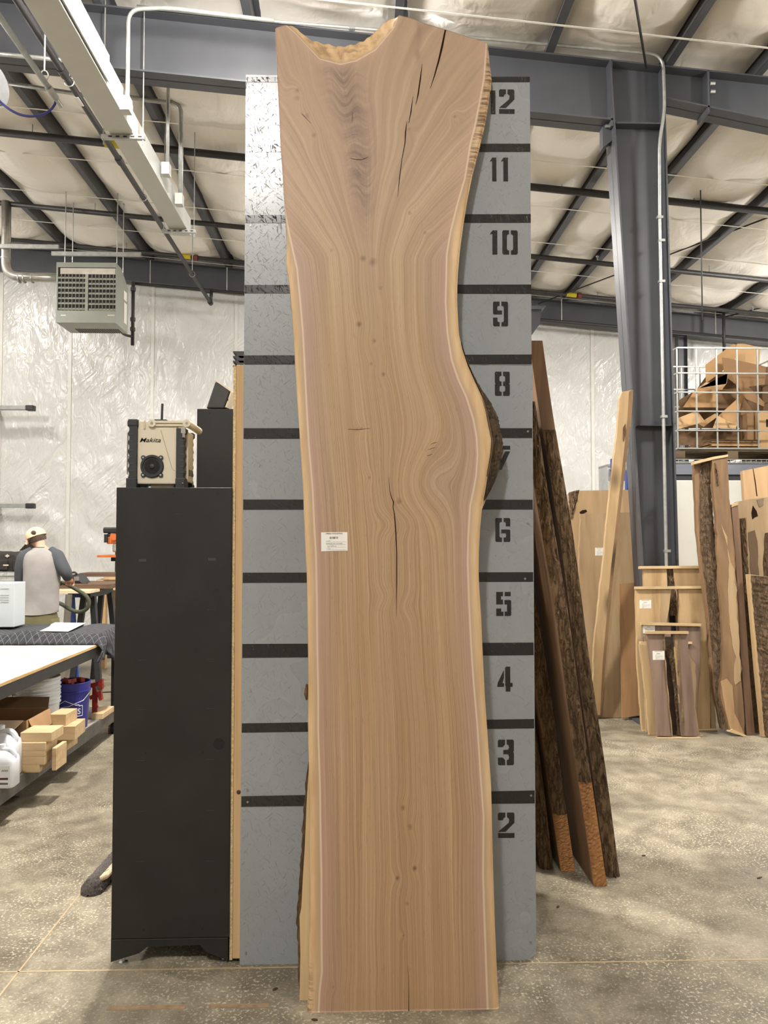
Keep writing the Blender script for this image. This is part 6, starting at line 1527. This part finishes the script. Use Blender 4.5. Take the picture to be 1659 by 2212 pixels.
# wire basket
zinc = plain('zinc_wire', (172, 174, 168), .35, .5, .06)
wbk = thing('wire_basket', 'large silver wire mesh basket full of cardboard up on the rack', 'basket', ((bx0+bx1)/2, RY+.45, bz0-.012))
hz_ = [Q(0, y).z for y in (740.5, 796.5, 839, 881, 923.5, 963.5)]
vx = [Q(x, 850).x for x in (1463, 1504.5, 1548.5, 1593, 1637)]; vx += [vx[-1]+.23*i for i in (1, 2)]
bx1 = vx[-1]; bx0 = vx[0]
for y, s_ in ((RY-.01, 1), (RY+.95, 1)):
    for z in hz_: MB().bar((bx0, y, z), (bx1, y, z), .015, .015).build('wire', zinc, wbk)
    for x in vx: MB().bar((x, y+.012, hz_[-1]), (x, y+.012, hz_[0]), .015, .015).build('wire', zinc, wbk)
for x in (bx0, bx1):
    for z in hz_: MB().bar((x, RY-.01, z), (x, RY+.95, z), .014).build('wire', zinc, wbk)
    for y in np.linspace(RY+.2, RY+.8, 4): MB().bar((x, y, hz_[-1]), (x, y, hz_[0]), .014).build('wire', zinc, wbk)
for y in np.linspace(RY, RY+.9, 7): MB().bar((bx0, y, bz0-.006), (bx1, y, bz0-.006), .012).build('wire', zinc, wbk)
# cardboard sheets and boxes inside
card = [plain('card_a', (166, 130, 88), .85, 0, .06), plain('card_b', (132, 102, 70), .85, 0, .08), plain('card_c', (104, 79, 54), .88, 0, .1), plain('card_d', (184, 150, 108), .85, 0, .05)]
def sheet(pts, Y, m, lab, th=.006, dep=.0, slope=0.0):
    """a flat piece of cardboard; its plane may tilt back by slope"""
    W = [AP(x, y, Y - slope*2.9, slope) for x, y in pts]
    mb = MB().prism(W, Vector((0, 1, -slope)).normalized()*th)
    solo(mb, 'cardboard_sheet', m, lab, 'cardboard', 'cardboard heaped in the wire basket')
sheet([(1524, 788), (1583, 743), (1589, 744), (1589, 775), (1562, 800), (1525, 828)], 8.95, card[0], 'tan cardboard panel rising to a peak at the top of the heap', slope=.25)
sheet([(1592, 743), (1606, 742), (1643, 751), (1640, 788), (1600, 784), (1589, 770)], 9.05, card[3], 'bright orange-brown cardboard panel at the top right of the heap', slope=.3)
sheet([(1560, 772), (1575, 774), (1655, 792), (1652, 830), (1600, 838), (1565, 812)], 8.88, card[1], 'brown cardboard flap slanting across below the peak', slope=.2)
sheet([(1505, 840), (1524, 826), (1570, 829), (1572, 806), (1569, 829), (1560, 842), (1512, 838)], 8.80, card[3], 'pale folded cardboard flap left of the heap centre')
sheet([(1475, 880), (1504, 838), (1546, 841), (1552, 880)], 8.86, card[0], 'tan cardboard panel leaning at the left of the basket', slope=.3)
sheet([(1546, 842), (1610, 838), (1606, 880), (1552, 882)], 8.98, card[2], 'dark cardboard panel in the middle of the heap', slope=.1)
sheet([(1553, 897), (1603, 852), (1606, 858), (1592, 905), (1596, 921), (1556, 920)], 8.74, card[0], 'tan triangular cardboard flap in the centre of the basket', slope=.35)
sheet([(1604, 854), (1627, 890), (1630, 922), (1598, 922)], 9.02, card[1], 'grey-brown cardboard panel right of the triangular flap', slope=.3)
sheet([(1580, 806), (1600, 818), (1652, 870), (1650, 878), (1612, 862), (1585, 822)], 8.76, card[1], 'long folded cardboard strip sliding down to the right', slope=.1)
sheet([(1464, 903), (1506, 887), (1522, 909), (1505, 916), (1464, 927)], 8.70, card[3], 'light cardboard flap at the left of the basket', slope=.5)
sheet([(1508, 915), (1545, 893), (1550, 900), (1520, 922)], 8.72, card[0], 'narrow cardboard flap beside the light flap', slope=.2)
sheet([(1550, 898), (1592, 918), (1590, 924), (1540, 924)], 8.68, card[3], 'thin pale cardboard sliver in front of the triangular flap', slope=.4)
sheet([(1464, 928), (1540, 926), (1600, 926), (1600, 962), (1464, 962)], 8.90, card[2], 'dark brown cardboard sheet low in the basket', slope=.05)
sheet([(1490, 862), (1530, 806), (1660, 792), (1660, 925), (1466, 925), (1466, 884)], 9.32, card[2], 'big dark cardboard sheet at the back of the basket', slope=.05)
sheet([(1465, 865), (1500, 845), (1505, 850), (1470, 885)], 9.1, card[2], 'dark cardboard edge behind at the left of the basket')
for i in range(6):
    z = bz0+.004+i*.02; solo(MB().box((bx0+.42+.01*(i % 3), RY+.1+.015*(i % 2), z), (bx0+1.02-.03*(i % 2), RY+.78, z+.014), Matrix.Rotation(0, 4, 'Z')), 'flattened_carton', card[(i+1) % 4], ['lowest', 'second lowest', 'third lowest', 'fourth', 'fifth', 'topmost'][i] + ' flattened carton in the flat pile at the basket bottom', 'cardboard', 'flattened cartons in the wire basket')
cbx2 = thing('small_carton', 'light cardboard carton with a dark printed mark at the right of the basket', 'box', (Q(1655, 950, 8.7).x, 8.8, bz0+.003))
a, b = Q(1637, 961, 8.72), Q(1690, 890, 8.72)
MB().box((a.x, 8.72, bz0+.003), (b.x, 8.95, b.z)).build('box_body', card[3], cbx2, bevel=.003)
a2, b2 = Q(1655, 922, 8.72), Q(1672, 906, 8.72); MB().box((a2.x, 8.717, a2.z), (b2.x, 8.72, b2.z)).build('printed_mark', blackd, cbx2)
a, b = Q(1614, 960, 8.78), Q(1629, 893, 8.78); solo(MB().box((a.x, 8.78, bz0+.003), (b.x, 8.95, b.z)), 'narrow_carton', card[1], 'narrow upright brown carton left of the light carton', 'box', bevel=.003)
# white panel behind the slabs
xa, xb = Q(1440, 1100, 8.5).x, Q(1640, 1100, 8.5).x
wpn = thing('white_cabinet', 'plain white flat panel cabinet standing under the rack beam', 'cabinet', ((xa+xb)/2, 8.54, 0))
MB().box((xa, 8.5, .02), (xb, 8.585, Q(0, 1034, 8.5).z)).build('body', plain('white_panel', (206, 206, 198), .4, 0, .02), wpn, bevel=.004); MB().box((xa+.03, 8.51, 0), (xb-.03, 8.575, .02)).build('plinth', steel, wpn)
# small grey box on the far wall above the wide slab
q0, q1 = AY(1313, 1060, 13.0), AY(1352, 1008, 13.0)
gcb = thing('pale_grey_locker', 'pale grey locker glimpsed between the plank and the leaning slabs', 'locker', ((q0.x+q1.x)/2, 13.2, 0))
MB().box((q0.x, 13.0, .05), (q1.x, 13.5, q1.z)).build('body', plain('locker_grey', (176, 178, 178), .5), gcb); MB().box((q0.x, 12.98, q1.z), (q1.x, 13.5, q1.z+.04)).build('top', plain('locker_top', (140, 142, 142), .5), gcb); MB().box((q0.x, 13.02, 0), (q1.x, 13.48, .05)).build('plinth', steel, gcb)
# dark heater edge peeping out right of the board
dh = thing('dark_unit_heater', 'dark grey hanging unit heater corner peeping out right of the grey board', 'heater', AY(1140, 700, 12.5))
p = [AY(x, y, 12.5) for x, y in ((1100, 662), (1170, 665), (1166, 700), (1150, 722), (1100, 722))]
MB().prism(p, (0, .5, 0)).build('casing', plain('dark_heater', (64, 66, 70), .5), dh); p = [AY(x, y, 12.45) for x, y in ((1100, 659), (1180, 661), (1167, 668), (1100, 668))]
MB().prism(p, (0, .6, 0)).build('flared_edge', steel, dh); q_ = AY(1130, 660, 12.7); MB().cyl((q_.x, 12.7, q_.z), (q_.x, 12.7, roof(q_.x)-.06), .008, seg=6).build('hanger_rod', galv, dh)
# chips on the floor
for i, (px, py, rz_, lab) in enumerate(((1640, 1897, .4, 'dark bark chip on the floor at the far right'), (1390, 1849, .1, 'tiny dark bark chip on the floor right of the slabs'), (1205, 1960, .8, 'thin dark splinter on the floor beside the grey board'), (680, 2204, -.3, 'thin brown splinter on the floor before the slab'), (594, 2138, .6, 'reddish chip on the floor left of the slab foot'), (1131, 2070, .2, 'dark crumb of bark by the foot of the grey board'))):
    q_ = AZ(px, py); m = Matrix.Translation((q_.x, q_.y, 0)) @ Matrix.Rotation(rz_, 4, 'Z'); sz = .012 if i else .02
    mb = MB().prism([m @ Vector(v_) for v_ in ((-sz, -.003, .0005), (0, -.006, .0005), (sz, -.001, .0005), (sz*.6, .005, .0005), (-sz*.5, .004, .0005))], (0, 0, .004))
    solo(mb, 'wood_chip', plain('chip_brown', (72, 48, 34), .8), lab, 'wood chip', 'chips on the floor')
